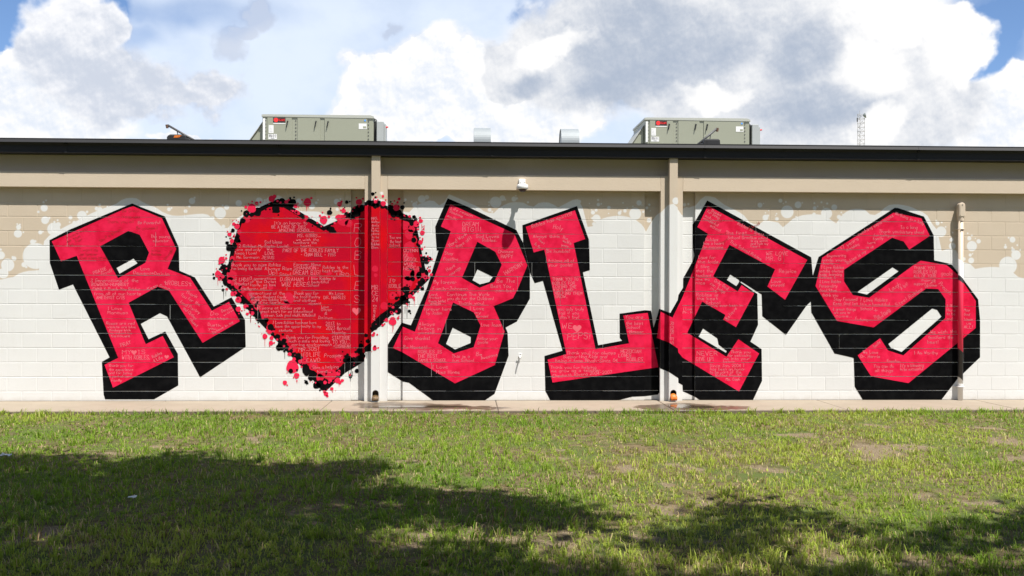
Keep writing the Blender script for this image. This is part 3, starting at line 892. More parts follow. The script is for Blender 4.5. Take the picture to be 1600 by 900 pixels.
class Paint:
    """a coat of paint lying on whatever face of the wall it falls on"""
    def __init__(s, off): s.mb = MB(); s.off = off
    def poly(s, pts, holes=()):
        """pts in photo pixels; holes likewise"""
        loops = [pts] + list(holes)
        flat = [p for l in loops for p in l]
        tris = tessellate_polygon([[Vector((p[0], p[1], 0)) for p in l] for l in loops])
        for t in tris: s.convex([flat[i] for i in t])
    def convex(s, pts):
        for R in REGIONS:
            if R['axis'] == 'y':
                q = [onY(px, py, R['c']) for px, py in pts]; q = [(v.x, v.z) for v in q]
            else:
                if any(ray(px, py).x * R['c'] < .02 for px, py in pts): continue
                q = [onX(px, py, R['c']) for px, py in pts]; q = [(v.y, v.z) for v in q]
            a0, a1 = min(v[0] for v in q), max(v[0] for v in q)
            if a1 < R['lo'] or a0 > R['hi']: continue
            b0, b1 = min(v[1] for v in q), max(v[1] for v in q)
            for x0, x1, z0, z1 in R['cells']:
                if a1 < x0 or a0 > x1 or b1 < z0 or b0 > z1: continue
                c = clip_rect(q, x0, x1, z0, z1)
                if c:
                    if R['axis'] == 'y': vs = [(u, R['c'] - s.off, w) for u, w in c]
                    else: vs = [(R['c'] - math.copysign(s.off, R['c']), u, w) for u, w in c]
                    s.mb.add(vs, [tuple(range(len(vs)))])
    def disc(s, x, y, r, ry=None, n=None):
        n = n or (10 if r < 2.5 else 16 if r < 6 else 24)
        ry = ry or r
        ph = random.uniform(0, 6)
        pts = []
        for i in range(n):
            t = 2 * math.pi * i / n
            k = 1 + .05 * math.sin(3 * t + ph) + .03 * math.sin(5 * t + ph * 2)
            pts.append((x + r * k * math.cos(t), y + ry * k * math.sin(t)))
        s.convex(pts)
    def build(s, name, material, parent):
        me = bpy.data.meshes.new(name)
        me.from_pydata(s.mb.v, [], s.mb.f)
        bm = bmesh.new(); bm.from_mesh(me)
        bmesh.ops.remove_doubles(bm, verts=bm.verts, dist=1e-5)
        bm.to_mesh(me); bm.free()
        return link(name, me, parent, material)


# single-stroke hand: x 0-4, y 0-8 (baseline 2, x-height 5, capitals 8)
GL = {'A': '022842 1434', 'B': '02083847360535443202', 'C': '4738180604123243', 'D': '02082846442202', 'E': '48080242 0535', 'F': '480802 0535', 'G': '47381806041232444525',
      'H': '0208 4248 0545', 'I': '1838 2822 1232', 'J': '1848 3833221203', 'K': '0208 480542', 'L': '080242', 'M': '0208254842', 'N': '02084248', 'O': '183846443212040618',
      'P': '02083847463505', 'Q': '183846443212040618 2342', 'R': '02083847463505 2542', 'S': '47381807153544321203', 'T': '0848 2822', 'U': '080412324448', 'V': '082248', 'W': '0812263248',
      'X': '0842 4802', 'Y': '0825 482522', 'Z': '08480242', 'a': '45150403123243 4542', 'b': '0802 0425354443321203', 'c': '45150403123242', 'd': '4842 45150403123243', 'e': '0444351504031242',
      'f': '38281712 0535', 'g': '45150403123243 45413010', 'h': '0802 0425354442', 'i': '2522 2726', 'j': '35312010 3736', 'k': '0802 4503 1442', 'l': '2822', 'm': '0502 0415252422 24354442',
      'n': '0502 0425354442', 'o': '153544433212030415', 'p': '0500 0425354443321203', 'q': '45150403123243 4540', 'r': '0502 04253544', 's': '451504433202', 't': '27233242 1545', 'u': '0503123243 4542',
      'v': '052245', 'w': '0512243245', 'x': '0542 4502', 'y': '0522 4510', 'z': '05450242', '0': '183846443212040618', '1': '172822 1232', '2': '07183847460242', '3': '0848254443321203', '4': '32380444',
      '5': '4808053544321203', '6': '38160403123243443505', '7': '084822', '8': '18071635443212031536473818', '9': '46352506071838474632', '.': '2223', '!': '2824 2322', ',': '2312', "'": '2827', '-': '1535',
      ':': '2425 2223', '#': '1218 3238 0646 0444', '&': '4216273836031242', '+': '2327 0545', '/': '0248', '*': '2822 0646 0743', '<': '220507182638474522', '?': '07183847252423'}
NARROW = {'i': .55, 'l': .5, '.': .45, '!': .5, ',': .5, "'": .4, 'I': .8, '1': .8, 't': .9, 'r': .9, 'f': .85, ' ': .75, 'm': 1.25, 'w': 1.2, 'M': 1.15, 'W': 1.2, 'j': .7, ':': .5}


def strokes(text):
    """list of polylines in em units (cap height 1), and total advance"""
    x = 0; out = []
    for ch in text:
        w = NARROW.get(ch, 1.0)
        g = GL.get(ch)
        if g:
            for st in g.split(' '):
                pts = [(int(st[i]), int(st[i + 1])) for i in range(0, len(st) - 1, 2)]
                out.append([(x + (p[0] / 4 * .62) * w, (p[1] - 2) / 6) for p in pts])
        x += .86 * w if ch != ' ' else .62
    return out, max(x - .24, .3)


class Pen:
    """hand lettering as thin ribbons of paint, set out on the wall faces"""
    def __init__(s, off): s.mb = MB(); s.off = off; s.r = random.Random(5)
    def region(s, px, py):
        best = 0
        for R in REGIONS:
            if R['axis'] == 'y':
                x = onY(px, py, R['c']).x
                if R['lo'] <= x <= R['hi']: best = min(best, R['c']) if best or R['c'] < 0 else R['c']
        return best
    def write(s, x0, yb, x1, cap, rot, text, w=.0048):
        st, adv = strokes(text)
        L = abs(x1 - x0)
        sx = L / adv
        c, sn = math.cos(math.radians(rot)), math.sin(math.radians(rot))
        Yp = s.region(x0 + L / 2 * c, yb - L / 2 * sn)
        cells = None
        slant = s.r.uniform(-.05, .15)
        wob = s.r.uniform(0, 6)
        for pl in st:
            P = []
            for u, v in pl:
                u2 = u * sx + (slant * v + s.r.gauss(0, .02)) * cap
                v2 = (v + s.r.gauss(0, .025) + .05 * math.sin(u * 2 + wob)) * cap
                P.append(onY(x0 + u2 * c - v2 * sn, yb - u2 * sn - v2 * c, Yp))
            s.ribbon([(p.x, p.z) for p in P], Yp, w)
    def ribbon(s, P, Y, w):
        for a, b in zip(P[:-1], P[1:]):
            dx, dz = b[0] - a[0], b[1] - a[1]
            l = math.hypot(dx, dz) or 1e-6
            nx, nz = -dz / l * w / 2, dx / l * w / 2
            ex, ez = dx / l * w * .35, dz / l * w * .35
            y = Y - s.off
            s.mb.add([(a[0] + nx - ex, y, a[1] + nz - ez), (a[0] - nx - ex, y, a[1] - nz - ez), (b[0] - nx + ex, y, b[1] - nz + ez), (b[0] + nx + ex, y, b[1] + nz + ez)], [(0, 1, 2, 3)])
    def heart(s, px, py, r):
        Y = s.region(px, py)
        pts = []
        for i in range(20):
            t = 2 * math.pi * i / 20
            pts.append((px + r * math.sin(t) ** 3, py - r * (.81 * math.cos(t) - .31 * math.cos(2 * t) - .12 * math.cos(3 * t) - .06 * math.cos(4 * t))))
        q = [onY(a, b, Y) for a, b in pts]
        s.mb.add([(v.x, Y - s.off, v.z) for v in q], [tuple(range(20))])
    def build(s, name, material, parent):
        if not s.mb.v: return None
        me = bpy.data.meshes.new(name)
        me.from_pydata(s.mb.v, [], s.mb.f)
        o = link(name, me, parent, material)
        if 'hand' in name: o['kind'] = 'stuff'
        return o

# ------------------------------------------------------------------ the mural
LET = {}
LET['R'] = dict(
    shadow=([(77.4, 375.2), (109.8, 358.3), (206.3, 317.9), (257.6, 338.1), (279.4, 386.4), (280.4, 422.9), (304.4, 433.3), (334, 478.9), (361.8, 464.4), (382.9, 500), (384, 541.8), (312.7, 589.6),
             (261.1, 494.4), (250, 489.3), (220, 506), (232.2, 530), (258.2, 517.8), (278, 553), (278.6, 602.2), (240.8, 623.9), (164.3, 623.9), (162, 616.7), (159.2, 565.3), (171.3, 558.3), (114.1, 444.5), (92.2, 452.6), (77.9, 410.5)],
            [[(182.1, 418.6), (208.6, 403.9), (215.1, 411.2), (186.8, 427.6)]]),
    face=([(81, 377), (195.4, 326.3), (207.8, 322.2), (252.9, 340.8), (275.5, 389), (261.9, 420), (297.1, 433.8), (331.1, 485.6), (357.8, 471.6), (374.9, 501.8), (316.7, 535.6), (264.4, 454.4), (246.7, 447.8), (201, 472.9),
           (227.8, 537.8), (254.4, 524.9), (271.6, 558.2), (176.7, 605.7), (163.4, 570), (184.8, 559), (119.9, 399.6), (95.5, 408.4)],
          [[(156.5, 384.8), (200.8, 360.7), (218.4, 366.9), (233, 394.6), (227.3, 410.5), (184.5, 435)]]),
    label='tilted red letter R with thick black drop shadow, leftmost of the mural')
LET['B'] = dict(
    shadow=([(699.5, 309.8), (735, 324.9), (807, 359.5), (817.2, 379.1), (828, 426.4), (828, 466.4), (807.6, 502.4), (790, 511.7), (793.2, 519.9), (794.7, 555.9), (772.7, 615.5), (753, 628.5), (680.6, 628.5), (639, 598), (629, 596), (606, 581.5), (606, 538.4),
             (627.7, 503.9), (642, 508.2), (667, 450), (676, 421), (685, 391.5), (682.3, 391.5), (680, 354.2)],
            [[(746, 420.9), (770, 432.4), (764.4, 440.4), (749.8, 444.3), (738.3, 437.8)], [(707.3, 512), (735.7, 526.5), (735.3, 536), (711, 546), (697, 537.4)]]),
    face=([(704, 319.2), (803.5, 364.9), (824, 414.6), (809.7, 450), (801.4, 466), (771.2, 478.4), (788.5, 517.8), (773.3, 570.2), (711, 599), (627.7, 549.7), (614, 543.9), (629.4, 510.6), (648.3, 518.4), (671, 454.6), (704.5, 361.3), (688.9, 353.9)],
          [[(745.8, 377.7), (773.8, 393.3), (784, 413.8), (772.4, 440.4), (749.3, 449.7), (721.8, 434.2)], [(707.9, 472.6), (740.2, 488), (751, 508.6), (740.2, 542.5), (709, 552.2), (684.3, 536.3)]]),
    label='red letter B with black drop shadow, right beside the heart')
LET['L'] = dict(
    shadow=([(816.2, 351.8), (901.5, 322), (920.6, 375.8), (921.6, 422), (910.8, 425.5), (934.7, 539.3), (972.2, 532.3), (968.3, 528), (968, 490.1), (1007.2, 484.7), (1017.3, 485.3), (1021.8, 516.4), (1029.6, 545), (1030.5, 574.7), (1030.5, 613.6), (1027.6, 616.5),
             (1007.2, 619), (987.8, 619.8), (954.7, 628.3), (861.4, 628.6), (852, 610.7), (850.7, 556.2), (878.9, 547.9), (848.2, 438.9), (835.4, 442.4), (828.3, 426.4), (817.5, 379.3)], []),
    face=([(821.6, 354.4), (898.3, 328.7), (914.3, 373.5), (896.2, 379.7), (930.4, 545.6), (982.9, 536.4), (973.8, 493), (1012, 488.8), (1028.6, 573.7), (1017, 575.3), (863.3, 597.7), (855.6, 562), (885, 553.3), (850.5, 390), (834, 394.4)], []),
    label='red letter L with black drop shadow, between B and the right pilaster')
LET['E'] = dict(
    shadow=([(1105, 313.2), (1267.5, 402), (1270, 431.2), (1268, 470), (1260, 477.7), (1228, 523.4), (1191, 494), (1190, 460.3), (1158, 439.6), (1157, 441.4), (1183.3, 459.2), (1184.4, 507.5), (1172.5, 533.8), (1190, 545.5), (1190.7, 594.9), (1175.5, 627.2), (1097, 627.4),
             (1086.8, 620.5), (1066.8, 611.3), (1066.2, 601.6), (1060, 598), (1059.7, 590.7), (1045.7, 581.5), (1031.3, 575.3), (1020, 545), (1020.5, 513.7), (1030.3, 482.5), (1047.3, 489), (1059, 468.5), (1060, 461), (1067.2, 449.2), (1067.4, 435), (1082.5, 407.6), (1085.3, 398.2), (1082.5, 388.7), (1082, 351), (1088, 342.5)],
            [[(1141, 429), (1154.6, 437.4), (1155.2, 440), (1150.5, 447), (1135.7, 437.5)], [(1098.5, 513.3), (1120.7, 528.7), (1122.7, 538.4), (1135.7, 548.6), (1134, 551), (1091.5, 526)]]),
    face=([(1106, 321.3), (1261.3, 406.1), (1226.6, 468.4), (1199, 447.7), (1210.9, 420.8), (1139.7, 382.5), (1114.2, 431.6), (1152.7, 455.2), (1158.6, 445.4), (1178.2, 458.6), (1149.9, 511.2), (1130, 499.3), (1133.4, 492), (1097, 471), (1073.8, 519.9), (1135, 557.5), (1153.6, 530), (1186, 552.3),
           (1154.6, 611.7), (1066.8, 558.9), (1060, 550.7), (1059, 544.5), (1045.7, 535.3), (1026.2, 528), (1032.3, 487), (1050.8, 496.2), (1066.8, 463.4), (1106, 365.1), (1089.5, 354.8)], []),
    label='tilted red letter E with black drop shadow, crossing the right pilaster')
LET['S'] = dict(
    shadow=([(1278.9, 401.6), (1399.4, 323.8), (1443.6, 338.3), (1458.8, 367.6), (1459.7, 406.7), (1486.3, 412.6), (1503.7, 434.7), (1528.3, 467.8), (1531.3, 498.9), (1531.3, 558.2), (1496, 592), (1471, 624.5), (1348.5, 625.4), (1335.3, 603.9), (1333.9, 559.2), (1303.8, 552.4), (1267.8, 488.2), (1266.6, 468.8), (1269.8, 430.9)],
            [[(1394.5, 417.7), (1404, 423.7), (1354.5, 460.2), (1339, 456.4)], [(1456.4, 482), (1464.2, 484.3), (1471, 494.6), (1408.7, 549.8), (1392.2, 543.6), (1388, 537.4)]]),
    face=([(1284.6, 402.6), (1396, 332.3), (1439.5, 341.2), (1452.7, 368.6), (1420.6, 389.9), (1412, 377.4), (1393.8, 371.4), (1318.6, 421.5), (1318.6, 439.4), (1332.4, 461.1), (1357.9, 465.3), (1426.3, 414.9), (1438.5, 407.3), (1479.2, 414.3), (1498, 430.9), (1524.5, 470.2), (1524.4, 512.5),
           (1419.4, 598.6), (1361, 588), (1340, 555.3), (1375, 528.4), (1387.4, 547.5), (1411.3, 555.3), (1476.8, 497), (1477.4, 467.8), (1465.9, 451.7), (1447, 450.8), (1365, 511.5), (1307.6, 501.4), (1274.2, 447)], []),
    label='red letter S with black drop shadow, rightmost of the mural behind the conduit')

TXT = {}
TXT['R'] = [(215.6, 350, 250, 4.6, 0, 'Be Powerful'), (235.8, 371.5, 265, 4.4, 0, 'The young'), (239, 378, 264, 4.2, 0, 'educator'), (147, 429, 168, 5, 20, 'PRAISE'), (159, 430.5, 176, 5, 20, 'God!'), (220, 422, 234, 5, 0, 'Love'), (208.6, 428.5, 265, 5, -2, "Demeri+Da'nim"),
            (141.7, 440.5, 216, 5, 0, '3 Generations of the'), (143, 446.8, 201, 4.6, 0, 'BOWDEN-HUMBERT'), (145, 454, 218.7, 4.8, 0, 'FAMILY Thank You Robles'), (147.5, 461, 220, 4.8, 0, 'from all of our hearts'), (151, 467.3, 195, 4.6, 0, 'AMETHYST C/15'),
            (256.7, 445, 299, 6.5, -3, '*ROBLES*'), (231, 453.5, 248, 4, 22, 'Keep'), (249, 447.5, 265, 4, -18, 'Going'), (168.5, 484, 190.7, 4.6, 0, 'I Love'), (168.5, 490.5, 200, 4.6, 0, 'Mancuso'), (166, 507, 210, 4.3, 0, 'Roses are red'), (168, 512.5, 212, 3.6, 0, 'violets are blue'),
            (171, 517.5, 204, 3.4, 0, 'Donkeys kick'), (171, 522, 206, 3.4, 0, 'our school too'), (174, 526.5, 203, 3.4, 0, 'because'), (189.5, 542.5, 206, 6, 18, 'PRAY'), (191, 553, 205, 6, 0, 'MY'), (215, 553, 227, 6, 0, 'IS'), (190.6, 561.5, 234, 6.4, 0, 'WITH ROBLES.'), (239, 560, 255, 4.6, 28, 'Robles'), (241, 566, 256, 4.6, 25, '4 Life'),
            (169.7, 573, 208, 4.2, 0, 'Thank you for'), (170, 579.3, 208, 4, 0, 'the experience'), (170, 584.5, 206, 4, 0, 'and for being'), (171, 589.8, 202, 4, 0, 'a part of our'), (174, 596, 190, 4, 0, 'family'), (290, 458, 309, 5, -24, 'Thank'), (282, 462, 316, 5, -28, 'You for the'), (281, 473, 316, 5, -30, 'food Pantry'),
            (286, 482, 312, 4.6, -42, 'and Clothes'), (296, 499, 312, 4.4, -48, 'closet'), (329, 492.5, 341, 5.5, 0, 'Do'), (328, 499.5, 356, 4.4, 0, 'better'), (347, 488, 364, 4.4, 20, 'Dennis'), (350, 494, 368, 4, 30, 'wow'), (325, 509, 345, 4.4, -4, 'Dustin'), (326, 515, 336, 4.4, 0, 'you'), (333, 522, 369, 4.4, 29, 'Believe in me')]
TXT['O'] = [(428, 350.6, 480, 4.6, 0, "It's an honor to"), (424.6, 357, 477.6, 4.8, 0, 'BE A PART OF THIS'), (436, 362.3, 490, 4.6, 0, 'AMAZING SCHOOL...'), (465, 370.4, 501, 4.8, 0, 'MS. GIBBS...'), (463, 376.5, 498, 4.2, 0, 'we wish the'), (458, 381, 495, 4.2, 0, 'teachers the'), (470, 386.2, 485, 4, 0, 'best!'),
            (414, 380.4, 440.5, 5, 0, 'God bless'), (414, 386.8, 450, 5, 0, 'Pastor Lorrie!'), (373, 386.6, 411, 4.6, 0, '2 Robles My'), (370, 391.8, 407, 4.2, 0, 'one and only'), (367, 397.4, 401, 4.2, 0, 'Tampa I Love!'), (370, 403.8, 405, 4.2, 0, 'Ms. Sorenson'), (417, 391.5, 426, 4.4, 0, 'We'), (414, 398, 428, 4.8, 0, 'LOVE'), (409, 404.8, 428, 4.8, 0, 'JESUS'),
            (442, 394, 529, 5.4, 0, "PART OF THE ROBLES FAMILY"), (470, 400.4, 524, 5, 0, '- CHAN BELL - 1993'), (361, 416, 438.6, 4.8, 0, 'Thank you to miss Robles'), (362, 421.8, 409, 4.6, 0, 'for loving the kids!'), (414, 422, 456, 5, 0, 'Always Rise'), (420, 429, 433, 7, 0, 'Up!'), (437, 430.8, 454, 5, 0, 'Stew!'),
            (459, 415.4, 501, 4.6, 0, 'Forever Home'), (459, 421.2, 498.7, 5, 0, 'SHANNON-'), (458, 429.2, 500, 6.8, 0, 'DREAM BIG!'), (504.5, 419.8, 544, 4.6, 0, 'Robles is the'), (504, 425.2, 534.5, 4.6, 0, 'best family'), (526, 432, 545, 5.5, 0, 'URQ'), (364, 439.4, 389, 5.5, 0, 'of LHDI!'), (367, 445.6, 389, 5, 0, 'Proudest'), (377, 452.6, 391, 4.6, 0, 'family'),
            (391, 437, 431, 4.2, 0, '3 generations'), (391, 442, 431, 4.2, 0, 'of the Christ'), (391, 447, 431, 4.2, 0, 'family, we love'), (391, 452.6, 416, 4.6, 0, 'you all!'), (438, 439.4, 474, 5.8, 0, 'D.GRAHAM'), (440, 447.6, 479.5, 6.6, 0, 'WUZ HERE!'), (481, 437.2, 524, 4.6, 0, 'I love Robles is'), (481, 442.4, 513, 4.4, 0, 'a beautiful'), (481, 447.6, 498, 4.2, 0, 'School'),
            (389, 460.2, 445, 4.6, 0, 'generations of the'), (392, 465.8, 447, 4.2, 0, 'Bowden-Humbert family'), (392, 470.2, 449, 4, 0, 'thank you Robles from'), (395, 474.4, 442.5, 3.8, 0, 'all of our hearts...'), (459, 460.2, 497, 4.6, 0, 'Thank you for'), (458, 465.8, 500, 4.6, 0, 'the food Pantry'), (459, 471.2, 493.5, 4.2, 0, 'and clothes'), (482, 476.2, 501, 4, 0, 'closet!'),
            (514, 460.7, 536.5, 4.8, 0, 'We Love'), (506, 467.3, 539.6, 5, 0, 'DR. HARRIS'), (401, 483.2, 475.7, 4.4, 0, '13 years at Robles was a'), (406.7, 488.6, 488.5, 4.4, 0, 'great start for my Educational'), (413, 494.6, 492.3, 4.4, 0, 'career. Such good stuff. M.McQuell'), (502.5, 481.2, 513.4, 4, 0, 'Love'), (502, 485.6, 518.5, 4, 0, 'Oliver'), (507, 491.4, 511, 4.4, 0, '&'), (498, 498.4, 519, 4.6, 0, "Da'mya"),
            (426, 506, 494, 4.6, 0, 'I Love Robles because here'), (430.5, 511.8, 501.4, 4.4, 0, 'have the opportunity to my'), (436, 518, 457.6, 4.2, 0, 'students.'), (509, 508.2, 532, 5.2, 0, '2013 to'), (509.7, 515.2, 546.5, 5.6, 0, '2023 #proud'), (520, 522.2, 540, 5.6, 0, 'Harris'), (447, 529.2, 512.5, 4.6, 0, 'Thank you for Providing'), (450.7, 534.8, 515, 4.6, 0, 'Such a safe and loving'),
            (456, 540.4, 518, 4.2, 0, 'caring environment'), (519, 530.8, 547, 6, 0, 'STAYTRUE'), (520, 536.8, 546, 5, 0, 'TO YOU...'), (520, 543.4, 547, 5, 0, '-CUSHIFAH'), (466.7, 549.3, 498, 6.2, 3, 'MR.305!'), (473.6, 557.8, 500, 6.2, 3, "FO'LIFE"), (479, 566.4, 500, 6, 3, 'CAWD'), (506.7, 558.4, 534.7, 5.6, 2, 'Prosper'), (489, 576.4, 529, 5, 2, 'Give a helping'), (496, 582.6, 516.7, 4.4, 2, 'hand...'),
            (553, 362, 564, 13, 0, 'R'), (554, 385, 563, 13.5, 0, 'O'), (554, 406, 564, 13, 0, 'B'), (554, 430, 563, 15, 0, 'L'), (554, 453, 562, 13, 0, 'E'), (554, 472, 562, 11, 0, 'S'),
            (580.6, 343, 590, 3.6, 0, 'MRS.'), (580.6, 348.4, 593, 3.6, 0, 'Walton'), (580.6, 354, 591.5, 3.6, 0, "that's"), (580.6, 358, 591.5, 3.4, 0, 'is no'), (580.6, 362.2, 592.5, 3.4, 0, 'better'), (580.6, 366.8, 592, 3.4, 0, 'place'), (580.6, 372.2, 592, 3.6, 0, 'to be'), (580.6, 377.6, 592, 3.8, 0, 'Than'), (580.6, 383.2, 593, 4, 0, 'Robles'), (580.6, 388, 591.5, 3.4, 0, 'Elem.'),
            (581, 452.4, 592.5, 7, 0, 'MR.'), (581.5, 462, 591, 7, 0, 'CE'), (581.5, 471, 590, 7, 0, '24'), (583.5, 477, 607, 5, -90, 'Disney'), (609, 373, 626.5, 4.6, 0, 'You are'), (609, 379.4, 626.5, 4.4, 0, 'the best'), (609, 385, 624, 4, 0, 'School'), (630.5, 394, 652.7, 4.6, 0, 'QUINN'), (631, 401.9, 639, 5.4, 0, 'OL'), (631, 408.4, 652.7, 5.6, 0, 'SKOOL'), (631, 415, 645, 4.8, 0, 'WUZ'), (630.5, 422, 654, 5.6, 0, 'HERE!!'),
            (607.5, 441.6, 617, 5.4, 0, 'I<'), (608, 449.8, 626.3, 5.6, 0, 'ROBLE')]
TXT['B'] = [(704, 327, 740, 4.6, -20, 'Life reason'), (701.5, 331.5, 724, 4.4, -22, 'Someone'), (698.5, 338.5, 714, 4.2, -22, 'smile'), (722.6, 353.4, 747.5, 6.4, 0, 'DREAM'), (722.6, 361.4, 751, 6.4, 0, 'BIG!!!'), (703, 386, 736, 5.4, 35, 'Hard Work'), (715, 388, 742, 5, 34, 'Pays off!'), (744, 371.6, 779.5, 5.2, 0, 'God Loves'), (754, 377.4, 776, 4.8, 0, 'Robles.'), (695, 398, 707.5, 5, 0, 'Stay'), (693, 406.8, 715.5, 4.8, 0, 'Positive'),
            (778, 395.2, 801.7, 5, 0, 'Choose'), (783, 403.2, 801, 5.4, 0, 'HAPPY'), (699, 424.5, 714, 5.4, 34, 'Have'), (703, 432, 724, 5, 36, 'courage'), (790, 430, 822, 6.2, 30, 'HARMONY'), (678, 443.4, 713, 6, 0, 'My forever'), (676.4, 453, 730.6, 5, 0, 'Family-Johnson'), (776, 441.4, 804.4, 5.6, 0, 'Be The'), (767, 449.5, 798, 5.4, 0, 'Best You'), (774, 456, 801.7, 5, 0, 'can be!'), (671, 462.2, 684, 4, 0, 'Lord,'), (670, 466.8, 689, 3.8, 0, 'Protect'),
            (669, 472.4, 695.6, 4, 0, 'these kids!'), (672, 477, 688, 3.8, 0, 'AMEN'), (698.7, 462.2, 764.4, 5.2, 0, 'Continue The Work'), (698.7, 468.8, 770.6, 5.2, 0, 'you do for the Children!'), (716, 475.8, 756, 5, 0, 'Thank you!'), (733.6, 484.2, 756, 4.8, 0, 'I Love'), (742, 490.2, 751, 4.4, 0, 'my'), (744, 496, 762, 4.2, 0, 'librarian!'), (662.7, 485, 705, 4.8, 0, 'forever here'), (666, 491.2, 690.4, 4.6, 0, 'by Jaden'),
            (654.5, 508.8, 679, 5.4, 0, 'Always'), (653.4, 515.6, 688.4, 5.4, 0, 'Believe in'), (654, 521.8, 679, 5.2, 0, 'yourself'), (752, 510, 783, 5.6, 0, 'Love Jesus'), (632.5, 530.8, 671, 5.4, 0, 'Give thanks!'), (630.4, 544.6, 666.8, 5.2, 0, 'Be Honest!'), (746, 531, 776.8, 4.6, 0, 'follow your'), (746, 536.6, 762.4, 4.6, 0, 'goals'), (653.4, 552, 690, 5, 0, 'ROBLES IS'), (652.4, 558.6, 683, 4.8, 0, 'THE BEST'), (653.4, 565.4, 697.6, 5, 0, 'FAMILY SCHOOL'),
            (706, 559, 733.6, 4.8, 0, 'This is a'), (707, 565.2, 740, 4.8, 0, 'fun School'), (744, 556, 753, 5.6, 0, 'Be'), (752, 562, 778, 5, 14, 'Awesome'), (675, 575.6, 699.7, 5.2, 0, 'I Love'), (682, 583.8, 718, 5.4, 0, 'Miss Hines')]
TXT['L'] = [(831.3, 356.4, 897, 5.6, 18, 'Robles has spirit!!!'), (864, 357, 879, 7, -10, 'Holy'), (832.8, 371.4, 874, 4.8, 0, 'Always think'), (835, 382, 846, 3.6, -38, 'Be the'), (841, 375, 852, 3.6, -40, 'best'), (878.4, 372.5, 887, 4.8, -18, 'The'), (879, 378, 893, 4.6, -18, 'world is'), (877, 384.5, 888, 4.4, -12, 'yours'), (854.4, 394.6, 890, 5, 0, 'Be humble!'), (856.6, 409.6, 897, 4.8, 0, 'Achieve all of'), (857, 416.2, 893.5, 4.8, 0, 'your goals!'),
            (863, 438.4, 903.3, 4.6, 0, 'THANK YOU TO'), (863, 444.8, 898, 4.6, 0, 'ROBLES FOR'), (864, 450.2, 900, 4.4, 0, 'LOVING THE'), (865, 455.2, 895, 4.2, 0, 'KIDS AND'), (867, 460.4, 909.5, 4.4, 0, 'HELPING THEM'), (867, 465.6, 885.5, 4.4, 0, 'GROW.'), (872, 485, 912, 4.8, 0, 'you only truly'), (873, 491.2, 904, 4.6, 0, 'fail if you'), (875, 497.6, 904, 4.8, 0, "don't try!"), (878, 513.6, 894.4, 8.4, 0, 'WE'), (886.7, 531, 921.7, 10, 3, 'PEPS!'),
            (977, 497.6, 1004.3, 5, 0, 'You are'), (977.7, 507.2, 1004.3, 5, 0, 'the best'), (979, 513.6, 999.4, 4.6, 0, 'School'), (980, 520.4, 1005.3, 4.8, 0, '-Nasser'), (885.7, 553.4, 961.5, 5, 0, 'Thank you! for always'), (880, 559.4, 948, 5, 0, 'Supporting Kids and'), (868, 565.8, 964.4, 5.2, 0, 'being a team Niyah-Since 04'), (970, 551.4, 1001.4, 5.2, 0, 'HEZEKIAH'), (966.4, 557.8, 985.8, 5, 0, 'LOVES'), (979, 564.2, 1004.3, 5.6, 0, 'ROBLES'),
            (860.4, 575.8, 931.4, 4.4, 0, 'Thank you for helping'), (861.4, 581.6, 938, 4.4, 1, 'me grow as a teacher'), (863.3, 590, 956, 4.8, 4, 'Elizabeth Rivera 2004-2007')]
